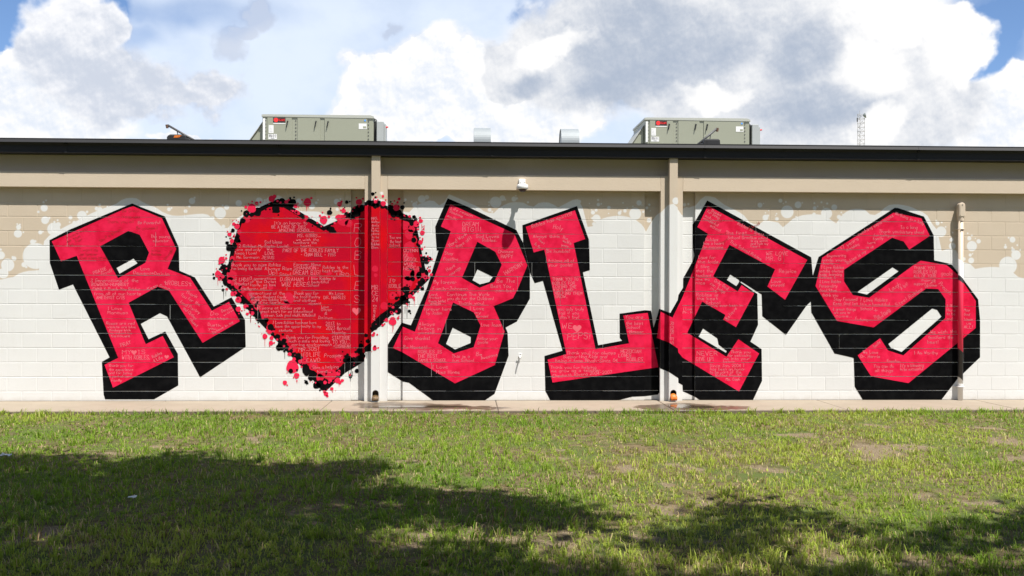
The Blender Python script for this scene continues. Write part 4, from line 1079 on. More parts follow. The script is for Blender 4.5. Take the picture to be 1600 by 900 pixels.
TXT['E'] = [(1110, 330, 1128, 4.6, -28, 'Thanks'), (1104.5, 331.5, 1126, 4.4, -30, 'for being'), (1101, 338, 1116, 4.4, -30, 'such a'), (1098.5, 342, 1124, 4.4, -28, 'wonderful'), (1109, 354, 1127, 4.6, -28, 'school'), (1152, 351, 1196, 5, -25, 'Robles is great'), (1134.4, 366, 1166.5, 5, 0, 'The first'), (1137, 373.4, 1172, 4.6, 0, 'School Grad'), (1173, 373.6, 1199, 3.6, 0, 'This school'), (1173, 377.8, 1199, 3.4, 0, 'is my spirit'), (1173, 382.2, 1200, 3.6, 0, 'and has my'), (1173, 386.4, 1187, 3.6, 0, 'heart'),
            (1103, 376.6, 1122, 4.8, 0, 'Robles'), (1099.5, 382.4, 1130.6, 4.6, 0, 'has a heart'), (1097.6, 388, 1129.7, 4.4, 0, 'for everyone'), (1140, 379, 1196, 4.6, -30, 'This School Robles'), (1196.7, 398.8, 1230.7, 5.6, 0, 'WE LOVE'), (1196.7, 407, 1220, 6, 0, 'MR. G'), (1091.4, 404.4, 1117.4, 5, 0, 'Love for'), (1089, 411.2, 1122, 4.8, 0, 'the kids'), (1087, 418.8, 1108, 4.8, 0, 'I like'), (1087, 425.4, 1113.6, 4.8, 0, 'that the'), (1087, 432.4, 1110.8, 4.8, 0, 'teachers'), (1087, 438, 1108, 4, 0, 'are so'), (1087, 444, 1101.4, 4.4, 0, 'nice'),
            (1217.5, 426.2, 1244, 5.6, 0, 'Rejoice'), (1205, 441.8, 1220, 4.8, 0, 'Love'), (1204, 447.4, 1226, 4.6, 0, 'yourself'), (1115.5, 440, 1140, 5, -32, 'Only God'), (1109, 444, 1136, 5, -33, 'can judge'), (1110, 451.5, 1121, 4.6, -33, 'me'), (1088, 463, 1122, 5, 0, 'Robles is'), (1088, 468.6, 1121, 4.8, 0, 'the best'), (1103, 475, 1125, 4.4, 0, 'School'), (1111.4, 479.4, 1159.7, 4, 1, "I've ever been in"), (1136, 500.5, 1160, 5, 50, 'Believe'), (1067, 484.6, 1081.6, 4, 0, 'I Love'), (1067, 489.8, 1081.6, 4, 0, 'Mr. H'),
            (1047.5, 503, 1082, 5, -90, 'ROBLES'), (1089, 555.4, 1120.7, 6.6, 0, 'NEVER'), (1087.8, 564.2, 1114.5, 6.2, 0, 'GIVE UP!'), (1142, 551.8, 1172, 4.4, 0, 'Thank you'), (1137, 557, 1173, 4.2, 0, 'for welcoming'), (1131, 562.2, 1171, 4.2, 0, 'me into your'), (1130, 566.8, 1147.4, 3.8, 0, 'hearts'), (1109.4, 573.4, 1162.8, 4.6, 0, 'Since Jan. 2004 I'), (1109.4, 578.6, 1163.8, 4.4, 0, 'has been an honor'), (1108.4, 583.4, 1157.7, 4.4, 0, 'to be part of the'), (1117.6, 588.4, 1158.7, 4.2, 0, 'Robles Family!'), (1134, 594.6, 1155.6, 4.2, 0, 'Ms. Cash')]
TXT['S'] = [(1314, 391, 1346, 5.4, 31, '17 years'), (1323, 393, 1345, 4, 28, 'cherishing'), (1341, 369, 1404, 5, 29, 'coaching experiences'), (1398.9, 335.5, 1446, 4.8, -20, 'Nothing in a lady'), (1407, 357.4, 1433, 5, 0, 'To a long'), (1407, 365, 1443, 5, 0, 'history ahead'), (1373.4, 364, 1404.5, 4.8, 0, 'Thank you'), (1365, 369.4, 1398, 4.2, 0, 'for being my'), (1364, 375.4, 1380, 4.2, 5, 'family'), (1356, 381.6, 1368, 3.8, 8, 'here'), (1353, 388, 1364, 3.8, 0, 'us all'), (1292, 401.8, 1321.4, 4.4, 2, 'Empowering'), (1285.5, 408, 1321.4, 4.2, 0, 'minds, young'), (1286.5, 413.2, 1301.6, 4, 0, 'hearts'),
            (1324, 413.5, 1359, 5.2, 34, 'Robles is my'), (1282.7, 419.8, 1318, 4.8, 0, 'I Love Robles'), (1280.8, 425.4, 1316.7, 4.4, 0, 'maybe always'), (1280.4, 430.7, 1314.8, 4.4, 0, 'keep learning'), (1280.4, 435.2, 1305.3, 3.8, 0, 'Robles &'), (1280.4, 442, 1313.8, 4.6, 0, 'I Love Robles'), (1280, 449, 1308, 4.8, 0, 'Personality'), (1281, 455.8, 1307, 4.6, 0, 'Good Vibes'), (1284.6, 463, 1309, 4.6, 0, 'thank you'), (1391.5, 456, 1410, 6.4, 34, 'Laugh'), (1408.5, 453, 1421, 5.4, 36, 'A lot!'), (1427.8, 421, 1460.3, 4.8, 0, 'THANK YOU'), (1427.8, 427.2, 1463, 4.8, 0, 'ROBLES FOR'), (1427.8, 433.4, 1462, 4.8, 0, 'ALL OF YOUR'),
            (1440, 439.6, 1460, 4, 0, 'hard'), (1427.8, 445.2, 1446, 4.4, 0, 'support'), (1448, 447.6, 1464, 4.4, 0, 'I forever'), (1470.3, 430.2, 1487.7, 6.4, 0, 'goals'), (1466, 444, 1490, 6, -44, 'Preach'), (1400.8, 479.5, 1474, 5.4, 33, 'Steel Robles is my'), (1302.8, 469.8, 1338.7, 4.8, 0, 'Stay Focused'), (1302, 476.6, 1339.7, 4.8, 0, 'Keep God 1st'), (1301, 485.2, 1337, 4.4, 0, '& great things'), (1303, 490.2, 1328, 3.8, 0, 'are sure to'), (1305, 495.6, 1330, 3.8, 0, 'come..'), (1343.6, 470.8, 1386.4, 5, 0, 'I Love Robles'), (1344, 478, 1390, 5, 0, "It's a beautiful"), (1344, 484.4, 1363, 4.4, 0, 'School'), (1366, 489, 1372, 7, 8, '+'),
            (1366, 498, 1394, 4.4, 27, 'The Truth'), (1373, 500.5, 1396, 4.8, 36, 'Matters'), (1336, 500.6, 1356, 5.4, -4, 'future'), (1478.7, 479.6, 1492.4, 4.2, 0, 'I like'), (1478.7, 486.4, 1492.4, 4.2, 0, 'Here'), (1478.7, 492.2, 1492, 4, 0, 'to be'), (1479, 500, 1488, 4, 0, 'and'), (1506, 486.2, 1514.7, 4, 0, 'May'), (1506, 493.2, 1514.7, 4, 0, 'God'), (1507, 501, 1519.6, 4.4, 0, 'bless'), (1510, 507, 1517, 4.4, 0, 'us'), (1506, 513, 1519.6, 4.4, 0, 'ALL!'), (1453.5, 521.2, 1494.3, 5, 2, 'We wish the'), (1449.6, 529.2, 1489.4, 4.8, 0, 'teachers the'), (1449, 536.6, 1465.7, 4.8, 0, 'best!'),
            (1366, 543.8, 1379, 4.4, 40, 'Smile'), (1348.5, 552.6, 1371.8, 5, 0, 'We Love'), (1344.6, 559.2, 1374.7, 5, 0, 'Dr. Harris'), (1428, 553.4, 1465, 5, 0, 'I Am Worthy'), (1386, 566.2, 1405.8, 4.6, 0, 'Freedom'), (1365, 574.4, 1396, 5, 0, 'You can do'), (1367, 581.2, 1395, 5, 0, 'all things'), (1369, 586.4, 1393, 3, 0, '......'), (1406, 573.8, 1442.8, 4.8, 2, "It's a blessing"), (1406, 579.4, 1441.8, 4.6, 2, 'to be successful')]
DTXT = {'R': [(191, 331.5, 218, 4.6, 0, 'Be Great'), (191, 341, 218, 4.6, 0, 'Yolanda'), (168, 348.4, 209, 4.8, 0, 'Thank you all'), (213, 358.4, 247, 4.6, 0, 'Be yourself'), (124, 392.4, 153, 4.6, 0, 'I want to'), (126, 399, 152, 4.6, 0, 'be forever'), (124, 405, 166, 4.4, 0, 'school is here for me'), (104, 373.5, 140, 4.4, 24, 'Always kind'), (106, 379, 128, 4.4, 24, 'be true'), (108, 386, 132, 4.4, 28, 'Go far'), (156, 379, 196, 5, 30, 'You R a Winner!'), (237, 393, 250, 4, 0, 'kind'), (236, 399, 252, 4, 0, 'Robles'), (259, 407, 280, 4.4, 55, 'Stronger')],
        'E': [(1112, 354, 1135, 5, 25, 'Robles'), (1120, 366, 1136, 4.4, 0, 'Love'), (1125, 382, 1140, 4.4, 30, 'Hope'), (1170, 360, 1190, 4.6, 30, 'Kind'), (1198, 387, 1208, 6, 70, 'll')]}

ROOT_PX = {'R': (230, 624), 'B': (715, 629), 'L': (925, 629), 'E': (1130, 627), 'S': (1410, 625)}
for i, (ch, d) in enumerate(LET.items()):
    g = onY(*ROOT_PX[ch], 0)
    root = empty('painted_letter', (0, 0, 0))
    tag(root, d['label'], 'painted letter', 'letters of the wall mural')
    o = .0016 + .00012 * i
    P_ = Paint(o); P_.poly(*d['shadow']); P_.build('black_shadow', M_BLACK, root)
    P_ = Paint(o + .0010); P_.poly(*d['face']); P_.build('red_face', M_PINK, root)
    pen = Pen(o + .0020)
    for t in TXT[ch]: pen.write(*t)
    pen.build('handwriting', M_PEN, root)
    if ch in DTXT:
        pen = Pen(o + .0018)
        for t in DTXT[ch]: pen.write(*t)
        pen.build('dark_handwriting', M_DPEN, root)
    pen = Pen(o + .0022)
    for (hx, hy, hr, hc) in ((209.5, 550.5, 4.4, 'R'), (260.5, 557.5, 3.6, 'R'), (901.6, 513, 7, 'L')):
        if hc == ch: pen.heart(hx, hy, hr)
    pen.build('small_heart', M_PALE, root)

# the heart that stands for the O
ht = empty('painted_heart')
tag(ht, 'big crimson painted heart with black and pink paint splatter, after the letter R', 'painted heart')
H_OUT = [(434.8, 310.5), (506.4, 353.6), (529.4, 343.6), (547.3, 332), (569.4, 320.6), (569.5, 316), (579.6, 313), (593.5, 316), (605, 322), (629.7, 333), (640, 339), (648, 345), (652.7, 361.4), (661, 403.6), (666, 425), (671, 434), (670, 437), (645.7, 461.3), (629.6, 475), (606, 497), (593.6, 510),
         (580.2, 520), (580, 548.6), (571, 550), (569.6, 552), (569.4, 564.6), (559, 571), (538.9, 583), (509.7, 611), (502, 609.7), (491.7, 597.2), (477.8, 579.2), (445.8, 547.2), (418, 516.7), (401.6, 499.7), (346.6, 438.3), (344, 430), (356.8, 411.8), (360.7, 389.6), (370.9, 358.9), (376, 341), (392.6, 332), (401.6, 325.7)]
H_IN = [(438.6, 321.5), (479.5, 345.5), (506, 361), (527.5, 346.5), (548, 340), (569.4, 329), (569.6, 321.5), (580, 321.5), (594.6, 320.6), (606, 329), (608.6, 333.3), (627.8, 342.3), (644.4, 356), (650.8, 372), (656.5, 405), (659, 419), (667, 433), (640.6, 457.5), (617.6, 472.5), (605, 484), (594.6, 491), (580, 506), (579.8, 535), (569.6, 542), (569.4, 551),
        (558, 556.5), (545.8, 561), (525, 578.5), (509.7, 592.5), (497.2, 584.3), (483.3, 573), (470.8, 559), (448.6, 538.2), (426.4, 521.5), (409.2, 490.4), (390, 471.6), (360.7, 442), (355.6, 428), (362, 414), (367, 392), (372, 366.6), (379.2, 345.2), (393.9, 338.8), (419.4, 324.2)]
P_ = Paint(.0016); P_.poly(H_OUT); P_.build('black_outline', M_BLACK, ht)
P_ = Paint(.0024); P_.poly(H_IN); P_.build('crimson_face', M_RED, ht)
# rose under-splats glimpsed inside the heart
P_ = Paint(.0028)
for (x, y, r) in ((536, 344, 9), (545, 349, 6), (633, 352, 7), (640, 366, 8), (643, 357, 6), (648, 375, 4), (586, 420, 5), (587, 430, 3), (451, 466, 9), (447, 476, 6), (423, 449, 4), (392, 462, 7), (405, 478, 8), (378, 452, 6), (362, 430, 8), (360, 440, 7), (372, 446, 6), (398, 470, 7), (413, 493, 6), (422, 512, 6), (425, 517, 5), (445, 532, 6), (457, 545, 6), (476, 563, 6),
                  (490, 572, 7), (503, 582, 8), (517, 585, 9), (500, 590, 6), (530, 560, 6), (552, 556, 5), (490, 418, 4), (514, 427, 4), (490, 431, 5), (637, 400, 9), (640, 385, 8), (643, 415, 7), (638, 428, 10), (636, 441, 9), (628, 455, 8), (614, 462, 6), (600, 478, 6), (650, 428, 9), (657, 431, 7), (478, 340, 4), (466, 333, 3), (386, 342, 6), (374, 362, 3.5), (371, 376, 4), (363, 404, 4)):
    P_.disc(x, y, r)
tag(P_.build('rose_blotches', mat('rose_blotch_paint', (.62, .010, .042), .65, vary=.1, vscale=14, bump=.4, bscale=95, spec=.12), ht), kind='stuff')
BK = [(440, 317, 7), (452, 318, 6), (456, 317, 7), (431, 326, 6), (434, 330, 3.5), (427, 331, 1.6), (432, 328, 3), (435, 336, 1.4), (428.5, 331.5, 1.5), (453.5, 309.6, 1.8), (459.5, 308.5, 1.6), (402, 331, 6.5), (406, 334, 2), (385, 334, 5), (377.5, 329.5, 1.3), (385, 329.5, 1.3), (380, 345, 4), (364, 360, 3), (361, 363, 1.5), (353.5, 370, 1.3), (359.5, 372.3, 1.3), (371, 375, 4.5), (374, 377, 2.5), (355, 379.5, 3), (359, 387, 6), (366, 385, 5), (372, 369, 3),
      (350, 419, 6), (357, 423, 3), (360, 419, 1.5), (343.5, 420.5, 1.8), (333.5, 428.5, 1.6), (334.5, 434.5, 2.2), (343.5, 425.5, 1.2), (347, 412.5, 1.8), (353, 441, 5), (358, 446, 4), (364, 452, 4), (348.5, 453, 2.5), (353.5, 452, 1.4), (347.5, 447, 1.2), (371, 460, 4), (376, 464, 3), (380, 468, 3.5), (377, 471.5, 3), (389, 476, 4), (386, 480, 2.5), (372, 467, 1.2), (398, 491, 3.5), (404, 497, 5), (415, 501, 4), (417, 500, 3), (423, 511, 5), (428.5, 514.5, 2),
      (403.5, 504, 1.3), (426, 522, 3), (434, 526, 4), (442, 522.5, 2.2), (440, 540, 7), (444, 532, 4), (436, 543, 5), (444.5, 548.5, 2.2), (455, 548, 3), (466, 556, 4.5), (463, 566, 3.5), (455, 580, 3.2), (464, 579, 1.6), (478, 578, 6), (479, 584, 4), (486, 590, 5), (478.5, 597, 2.8), (480.5, 599, 1.8), (476.5, 594.5, 1.2), (495, 602, 6), (500, 600, 6), (500, 610, 1.6), (510, 604, 4), (540, 557, 2.5), (539, 563, 3.5), (543, 554, 2.4), (535.5, 549.5, 1.3), (532, 562.5, 1.2), (547, 568, 8), (545, 560, 5), (552, 563, 6), (540, 578, 4), (557.5, 579.5, 3.2),
      (556, 550, 2.4), (556, 543.5, 1.2), (547.5, 588, 3), (562, 548, 5), (566, 556, 5), (564, 540, 4), (572, 524, 3), (575, 533, 4), (564.5, 533.5, 1.4), (515, 332, 4.4), (516.5, 326, 1.6), (518, 359, 5.5), (513, 357, 4), (523, 362, 2.8), (542, 336, 4.5), (547, 335.5, 3.5), (541.8, 315.8, 2.8), (546.5, 315, 1.4), (538.7, 324.2, 1.1), (556, 331, 8), (563, 325, 7), (549, 338, 4), (552, 340, 3), (576, 316, 4), (582, 318, 5), (586.5, 321, 5), (592, 318, 5), (590, 322, 3), (598, 323, 4), (582.5, 303, 3), (587, 300.8, 1.3), (586.5, 308.2, 1.6), (586.5, 325, 1.5),
      (610, 324, 5), (615, 335, 5), (612, 342, 2), (616.5, 343.2, 1.6), (610.5, 315.5, 1.6), (628.8, 324, 3.6), (631.5, 317, 1.4), (622, 333, 6), (628, 338, 5), (634, 339, 4), (640, 343, 4), (647, 339, 3), (649.5, 342.5, 3), (646.5, 338.5, 1.3), (643, 350, 3), (650, 354, 3), (649, 365, 3.5), (654, 354.5, 1.2), (646.5, 375, 4), (645.5, 369, 1.2), (648, 365.5, 3.2), (652.5, 382, 2.5), (666, 407, 5.5), (671.5, 404, 3), (666, 395.5, 1.5), (662, 404, 4), (660, 422, 5), (655.5, 417.5, 1.4), (655, 427, 1.3), (668.5, 428, 1.3), (670, 417, 1.1),
      (645, 436, 3.6), (642, 435, 2), (636, 445.5, 1.5), (640, 447.5, 1.2), (634.5, 453, 6), (629, 452, 3), (619.5, 466, 3), (623, 464.5, 1.4), (613.5, 461, 1.2), (619.5, 457.5, 1.1), (608, 475, 2.4), (612, 475, 1.6), (619, 473.5, 2), (633, 470, 6), (629, 466, 5), (634, 464, 5), (639.5, 472, 1.4), (660, 438, 4), (653, 447, 3), (657, 443, 5), (660, 451, 3), (650, 452, 2), (622, 486, 5.5), (618, 481, 4), (610, 484, 4), (606, 490, 4), (600, 497, 5), (614.5, 491.2, 1.2), (639.5, 486, 2.6), (641.5, 489.5, 1.3), (591, 507, 4), (586, 510, 5), (597, 500, 2)]
PK = [(424.5, 310.5, 5), (429, 307, 3), (393.5, 325.5, 6.6), (401, 317.5, 3), (394, 315, 1.4), (388.5, 318.5, 1.4), (384.2, 323.5, 2.4), (407, 316, 1.7), (447.5, 315.5, 3), (451, 312.5, 1.8), (480.5, 316, 6), (486.5, 309.5, 2), (472, 312.3, 1.5), (465.5, 318.2, 1.6), (462, 322, 3), (463, 331, 3), (365.5, 350, 3), (370.5, 353.5, 4.4), (372.5, 346.5, 1.2), (369.5, 344, 1), (364, 344.5, 1), (358.8, 366, 3.4), (355.8, 361.7, 1.3), (364.5, 369.5, 1),
      (362.5, 376.5, 3.3), (362, 371.5, 1), (346.5, 406.5, 5.4), (353.5, 403.5, 1.9), (350, 401.5, 1.1), (353.5, 398, 1.3), (343, 411.5, 2), (341, 428.5, 5.4), (347, 432, 4), (340, 424, 2), (338.3, 420, 1), (343, 435, 3), (354, 419.5, 1.2), (354.5, 452, 2.3), (358.5, 440, 3.2), (363.5, 459, 3.6), (368, 457.5, 2.5), (372.5, 468.5, 4.8), (372, 466, 2), (384, 478.5, 4.2), (372.5, 483, 4), (378, 485.5, 1.3), (382, 484.5, 1), (386.5, 490.5, 2.6), (394, 489.5, 3.4), (391.5, 494, 1.2), (394, 483, 1.4), (373.5, 490, 1.2), (405.3, 510.3, 1.2),
      (414, 525.5, 4), (424.5, 528, 3.2), (423.5, 536, 3.6), (428.5, 535.5, 1.4), (421.5, 540.5, 1.2), (409.2, 521.2, 1), (416.5, 517, 1.4), (421, 519, 3.5), (427, 543.6, .8), (452.5, 553.5, 3.2), (459.5, 561, 3), (457, 573, 9.6), (463.5, 587, 4.4), (448.7, 582.4, .9), (458.7, 590, 1.1), (464, 595, 1.2), (445.2, 598, 3.4), (448.8, 601.8, 1.3), (469, 565, 3), (509.5, 615.5, 3.6), (507, 612, 2.6), (511.5, 619, 2.2), (518.5, 607.5, 2.8), (519.8, 612, 1), (524.5, 610.2, .7), (527.5, 594.5, 4.6), (531, 597.5, 3), (535, 594.5, 2.6), (516, 594.5, 3), (508, 597.5, 2.8), (528.5, 583.5, 3.4), (530, 580, 2),
      (505.8, 343.5, 6), (514, 338.7, 2.2), (504, 331.8, 1.3), (500, 337, 1.8), (529, 339.5, 5), (533, 337, 2), (537, 329.5, 3.6), (532.5, 328.5, 1.4), (536.5, 326, 1.5), (544, 332, 1), (530.5, 319, 4), (533.8, 315, 1.8), (561, 316, 5.2), (557, 309, 1.5), (567, 310.5, 1.7), (553.5, 324.5, 1.6), (587, 315, 3), (588.5, 307.8, 1.3), (590.5, 312, 1.3), (599, 318, 4.2), (602.8, 312.3, 1.2), (598.3, 306.5, 2), (619.5, 324, 5.2), (621.2, 316, 2), (616.5, 314, 1.5), (623.5, 311, 2.4), (612.8, 319, 2.2),
      (640, 338, 2.4), (656.5, 340, 1.8), (657.5, 345, 3.4), (650.5, 350, 4.6), (661, 354, 1), (661.5, 357.7, 1.3), (660, 363.8, 3.8), (656.3, 371, 1.2), (660.4, 373, 1.4), (657, 378.5, 3.6), (659.5, 388.5, 2.4), (663.8, 385.7, 1), (668.5, 400.5, 1.5), (675, 405, 1.5), (670, 407.5, 1.5), (668, 419, 1.2), (671, 423, 2.6), (674, 429, 2.6), (672.5, 416.5, 1), (669.5, 433.5, 2.2), (665, 433, 4), (653, 455.3, 1.6), (641, 463, 3.4), (646, 465, 2.6), (647.3, 468.5, 1.4), (637, 476.3, 1.6), (636, 481, .9), (613.5, 502, 6), (622, 497.5, 2.2), (623.5, 494, 1),
      (614, 480, 2.4), (612.5, 489, 2.4), (598, 508, 2.4), (601, 506, 1.4), (585.5, 544, 3.4), (591, 543.4, 1.4), (586, 541, 2), (583, 523.5, 2.8), (589.5, 522.8, 1.5), (584.5, 520.5, 2), (604, 500, 3), (651, 444, 1.8), (657, 449, 1.2)]
def drip(P_, x, y, l, w=.45):
    P_.convex([(x - w, y), (x + w, y), (x + w * .5, y + l), (x - w * .5, y + l)])
rr = random.Random(77)
P_ = Paint(.0032)
def splats(P_, lst, off, material, lim):
    for x, y, r in lst:
        if r >= lim:
            q = Paint(off); q.disc(x, y, r, r * rr.uniform(.88, 1.1)); q.build('paint_blob', material, ht)
        else:
            P_.disc(x, y, r, r * rr.uniform(.85, 1.1))
splats(P_, BK, .00325, M_BLACK, 5.0)
for i in range(len(H_IN)):                      # fine specks along the rim
    a, b = H_IN[i], H_IN[(i + 1) % len(H_IN)]
    L_ = math.hypot(b[0] - a[0], b[1] - a[1])
    for _ in range(int(L_ / 8)):
        t = rr.random(); r = rr.choice((.6, .8, 1, 1.4, 2.2))
        P_.disc(a[0] + (b[0] - a[0]) * t + rr.gauss(0, 2.2), a[1] + (b[1] - a[1]) * t + rr.gauss(0, 2.2), r)
for x, y, l in ((349.5, 455, 13), (353, 455, 8), (391.5, 495, 9), (445, 549, 12), (547.5, 582, 14), (545, 580, 8), (551, 580, 8), (633, 478, 12), (636, 478, 20), (549, 575, 12), (661.5, 446, 8), (639.5, 474, 6), (571, 551, 6), (573, 551, 9), (479, 600, 2)):
    drip(P_, x, y, l)
tag(P_.build('black_splatter', M_BLACK, ht), kind='stuff')
P_ = Paint(.0040)
splats(P_, PK, .00405, M_SPLAT, 4.6)
for i in range(len(H_OUT)):
    a, b = H_OUT[i], H_OUT[(i + 1) % len(H_OUT)]
    L_ = math.hypot(b[0] - a[0], b[1] - a[1])
    for _ in range(int(L_ / 9)):
        t = rr.random(); r = rr.choice((.6, .7, .9, 1.3, 1.8))
        P_.disc(a[0] + (b[0] - a[0]) * t + rr.gauss(0, 4), a[1] + (b[1] - a[1]) * t + rr.gauss(0, 4), r)
for x, y, l in ((340.5, 434, 12), (344, 435, 7), (414, 528, 14), (392, 493, 11), (464, 596, 3), (613.5, 507, 12), (615, 507, 8), (480, 321, 6), (482.5, 321, 4), (479, 321, 9), (647.4, 470, 8), (530, 322, 5), (505, 348, 5), (530, 600, 4), (663, 352, 8), (659, 350, 10), (561, 321, 4)):
    drip(P_, x, y, l, .4)
tag(P_.build('rose_splatter', M_SPLAT, ht), kind='stuff')
P_ = Paint(.0044)
for x, y, r in ((454.5, 579.5, 3.6), (464, 578, 1.6), (372, 467, 1.2), (386, 481, 1.6), (650, 358, 1.4), (652.5, 351, 1), (623, 322, 1)): P_.disc(x, y, r)
tag(P_.build('black_dots', M_BLACK, ht), kind='stuff')
pen = Pen(.0048)
for t in TXT['O']: pen.write(*t)
pen.build('handwriting', M_PEN, ht)
pen = Pen(.0050); pen.heart(557, 486, 7); pen.build('small_heart', M_PALE, ht)

# ------------------------------------------------------------------ conduit, camera, tap on the wall
def conduit():
    X = onY(1501, 470, -.07).x
    yy = -.068
    r = .036
    ztop = onY(1501, 342, yy).z; zhead = onY(1501, 316.5, yy - .03).z
    m = bpy.data.materials.new('conduit_paint'); m.use_nodes = True
    N = NT(m.node_tree); b = m.node_tree.nodes['Principled BSDF']
    pos = N.new('ShaderNodeNewGeometry').outputs['Position']
    x, _, z = N.sep(pos)
    zz = N.m('ADD', z, N.m('MULTIPLY', N.m('SUBTRACT', x, X), .9))         # the letter's edges cross the pipe aslant
    c = (.57, .475, .365, 1)
    for py, colr in ((408, (.74, .73, .71)), (433, (.014, .014, .015)), (441, (.74, .019, .068)), (548, (.014, .014, .015)), (592, (.74, .73, .71))):
        h = onY(1501, py, yy).z
        c = N.mix(N.ss(zz, h + .008, h - .008), c, colr)
    N.put(b.inputs['Base Color'], c); b.inputs['Roughness'].default_value = .5
    root = empty('conduit', (0, 0, 0))
    tag(root, 'vertical conduit pipe with a rounded fitting, crossing the letter S', 'conduit')
    MB().tube([(X, yy, .0), (X, yy, ztop + .02)], r, 18).build('pipe', m, root, smooth=True)
    MB().tube([(X, yy, onY(1501, 600, yy).z), (X, yy, onY(1501, 606, yy).z)], r * 1.16, 18).build('coupling', m, root)
    MB().tube([(X, yy, ztop - .03), (X, yy, ztop + .03)], r * 1.22, 18).build('coupling', m, root)
    mb = MB()
    hw, c_ = .047, []
    zc0, zc1 = ztop + .02, zhead
    pts = []
    for i in range(9):
        t = math.pi * i / 8
        pts.append((X + hw * math.cos(t), zc1 - hw + hw * math.sin(t)))
    pts += [(X - hw, zc0 + .02), (X - hw * .7, zc0), (X + hw * .7, zc0), (X + hw, zc0 + .02)]
    mb.prism(pts, 'y', yy - .045, yy + .04)
    head = mb.build('fitting', m, root, bevel=.006)
    ins = [(X + (px - X) * .72, (zc0 + zc1) / 2 + (pz - (zc0 + zc1) / 2) * .86) for px, pz in pts]
    MB().prism(ins, 'y', yy - .050, yy - .044).build('cover_plate', m, head, bevel=.002)
    MB().tube([(X, yy - .056, zc1 - .035), (X, yy - .049, zc1 - .035)], .006, 8).build('screw', M_STEEL, head)
    for py in (358, 604):
        z_ = onY(1501, py, yy).z
        s = MB().box(X - .075, X + .075, -.012, .002, z_ - .012, z_ + .012)
        s.tube([(X - .042, -.004, z_), (X - .042, yy - .02, z_), (X - .02, yy - .042, z_), (X + .02, yy - .042, z_), (X + .042, yy - .02, z_), (X + .042, -.004, z_)], .007, 6)
        s.build('strap', m, root)
conduit()

def dome_camera():
    root = empty('security_camera')
    tag(root, 'white dome security camera mounted on the beam above B and L', 'security camera')
    p = onY(815.5, 283, Y_BEAM)
    X, Zc = p.x, p.z
    zb = onY(815, 297, Y_BEAM - .16).z; z1 = onY(815, 288, Y_BEAM - .16).z
    MB().box(X - .047, X + .047, Y_BEAM - .05, Y_BEAM, z1 - .005, z1 + .085).build('wall_box', M_WHITE, root, bevel=.006)
    MB().tube([(X, Y_BEAM - .03, z1 + .03), (X, Y_BEAM - .12, z1 + .035), (X, Y_BEAM - .16, z1 + .018), (X, Y_BEAM - .16, z1 - .006)], [.028, .028, .030, .032], 14).build('bracket', M_WHITE, root, smooth=True)
    yc = Y_BEAM - .16
    pr = [(.001, z1 + .008), (.055, z1 + .004), (.074, z1 - .008), (.080, z1 - .022), (.082, zb + .016), (.076, zb + .012), (.001, zb + .012)]
    def lathe(prof, name, mt, n=28):
        mb = MB(); vs = []; fs = []
        for r, z in prof:
            for k in range(n):
                t = 2 * math.pi * k / n
                vs.append((X + r * math.cos(t), yc + r * math.sin(t), z))
        for i in range(len(prof) - 1):
            for k in range(n):
                k2 = (k + 1) % n
                fs.append((i * n + k, i * n + k2, (i + 1) * n + k2, (i + 1) * n + k))
        mb.add(vs, fs)
        return mb.build(name, mt, root, smooth=True)
    lathe(pr, 'housing', M_WHITE)
    lathe([(.060, zb + .014), (.056, zb + .002), (.040, zb - .016), (.020, zb - .025), (.001, zb - .028)], 'dome', mat('smoked_dome', (.02, .022, .026), .08))
dome_camera()

def tap():
    root = empty('hose_tap')
    tag(root, 'small white hose tap on the wall between B and L', 'tap')
    p = onY(812.5, 556, 0); X, Z = p.x, p.z
    MB().tube([(X, .0, Z), (X, -.012, Z)], .022, 14).build('flange', M_WHITE, root)
    MB().tube([(X, -.005, Z), (X, -.055, Z), (X - .004, -.075, Z - .018), (X - .006, -.08, Z - .045)], [.010, .011, .010, .009], 10).build('spout', M_STICK, root, smooth=True)
    MB().tube([(X, -.048, Z + .005), (X + .002, -.05, Z + .035)], .006, 8).build('stem', M_STEEL, root)
    MB().tube([(X - .024, -.05, Z + .038), (X + .028, -.05, Z + .034)], .007, 8).build('handle', M_WHITE, root)
tap()

# ------------------------------------------------------------------ things on the roof
def sticker_text(root, text, x0, x1, zb, cap, Y, w, mt, name='lettering'):
    st, adv = strokes(text)
    sx = (x1 - x0) / adv
    mb = MB()
    for pl in st:
        P = [(x0 + u * sx, zb + v * cap) for u, v in pl]
        for a, b in zip(P[:-1], P[1:]):
            dx, dz = b[0] - a[0], b[1] - a[1]
            l = math.hypot(dx, dz) or 1e-6
            nx, nz, ex, ez = -dz / l * w / 2, dx / l * w / 2, dx / l * w * .4, dz / l * w * .4
            mb.add([(a[0] + nx - ex, Y, a[1] + nz - ez), (a[0] - nx - ex, Y, a[1] - nz - ez), (b[0] - nx + ex, Y, b[1] - nz + ez), (b[0] + nx + ex, Y, b[1] + nz + ez)], [(0, 1, 2, 3)])
    me = bpy.data.meshes.new(name); me.from_pydata(mb.v, [], mb.f)
    return link(name, me, root, mt)

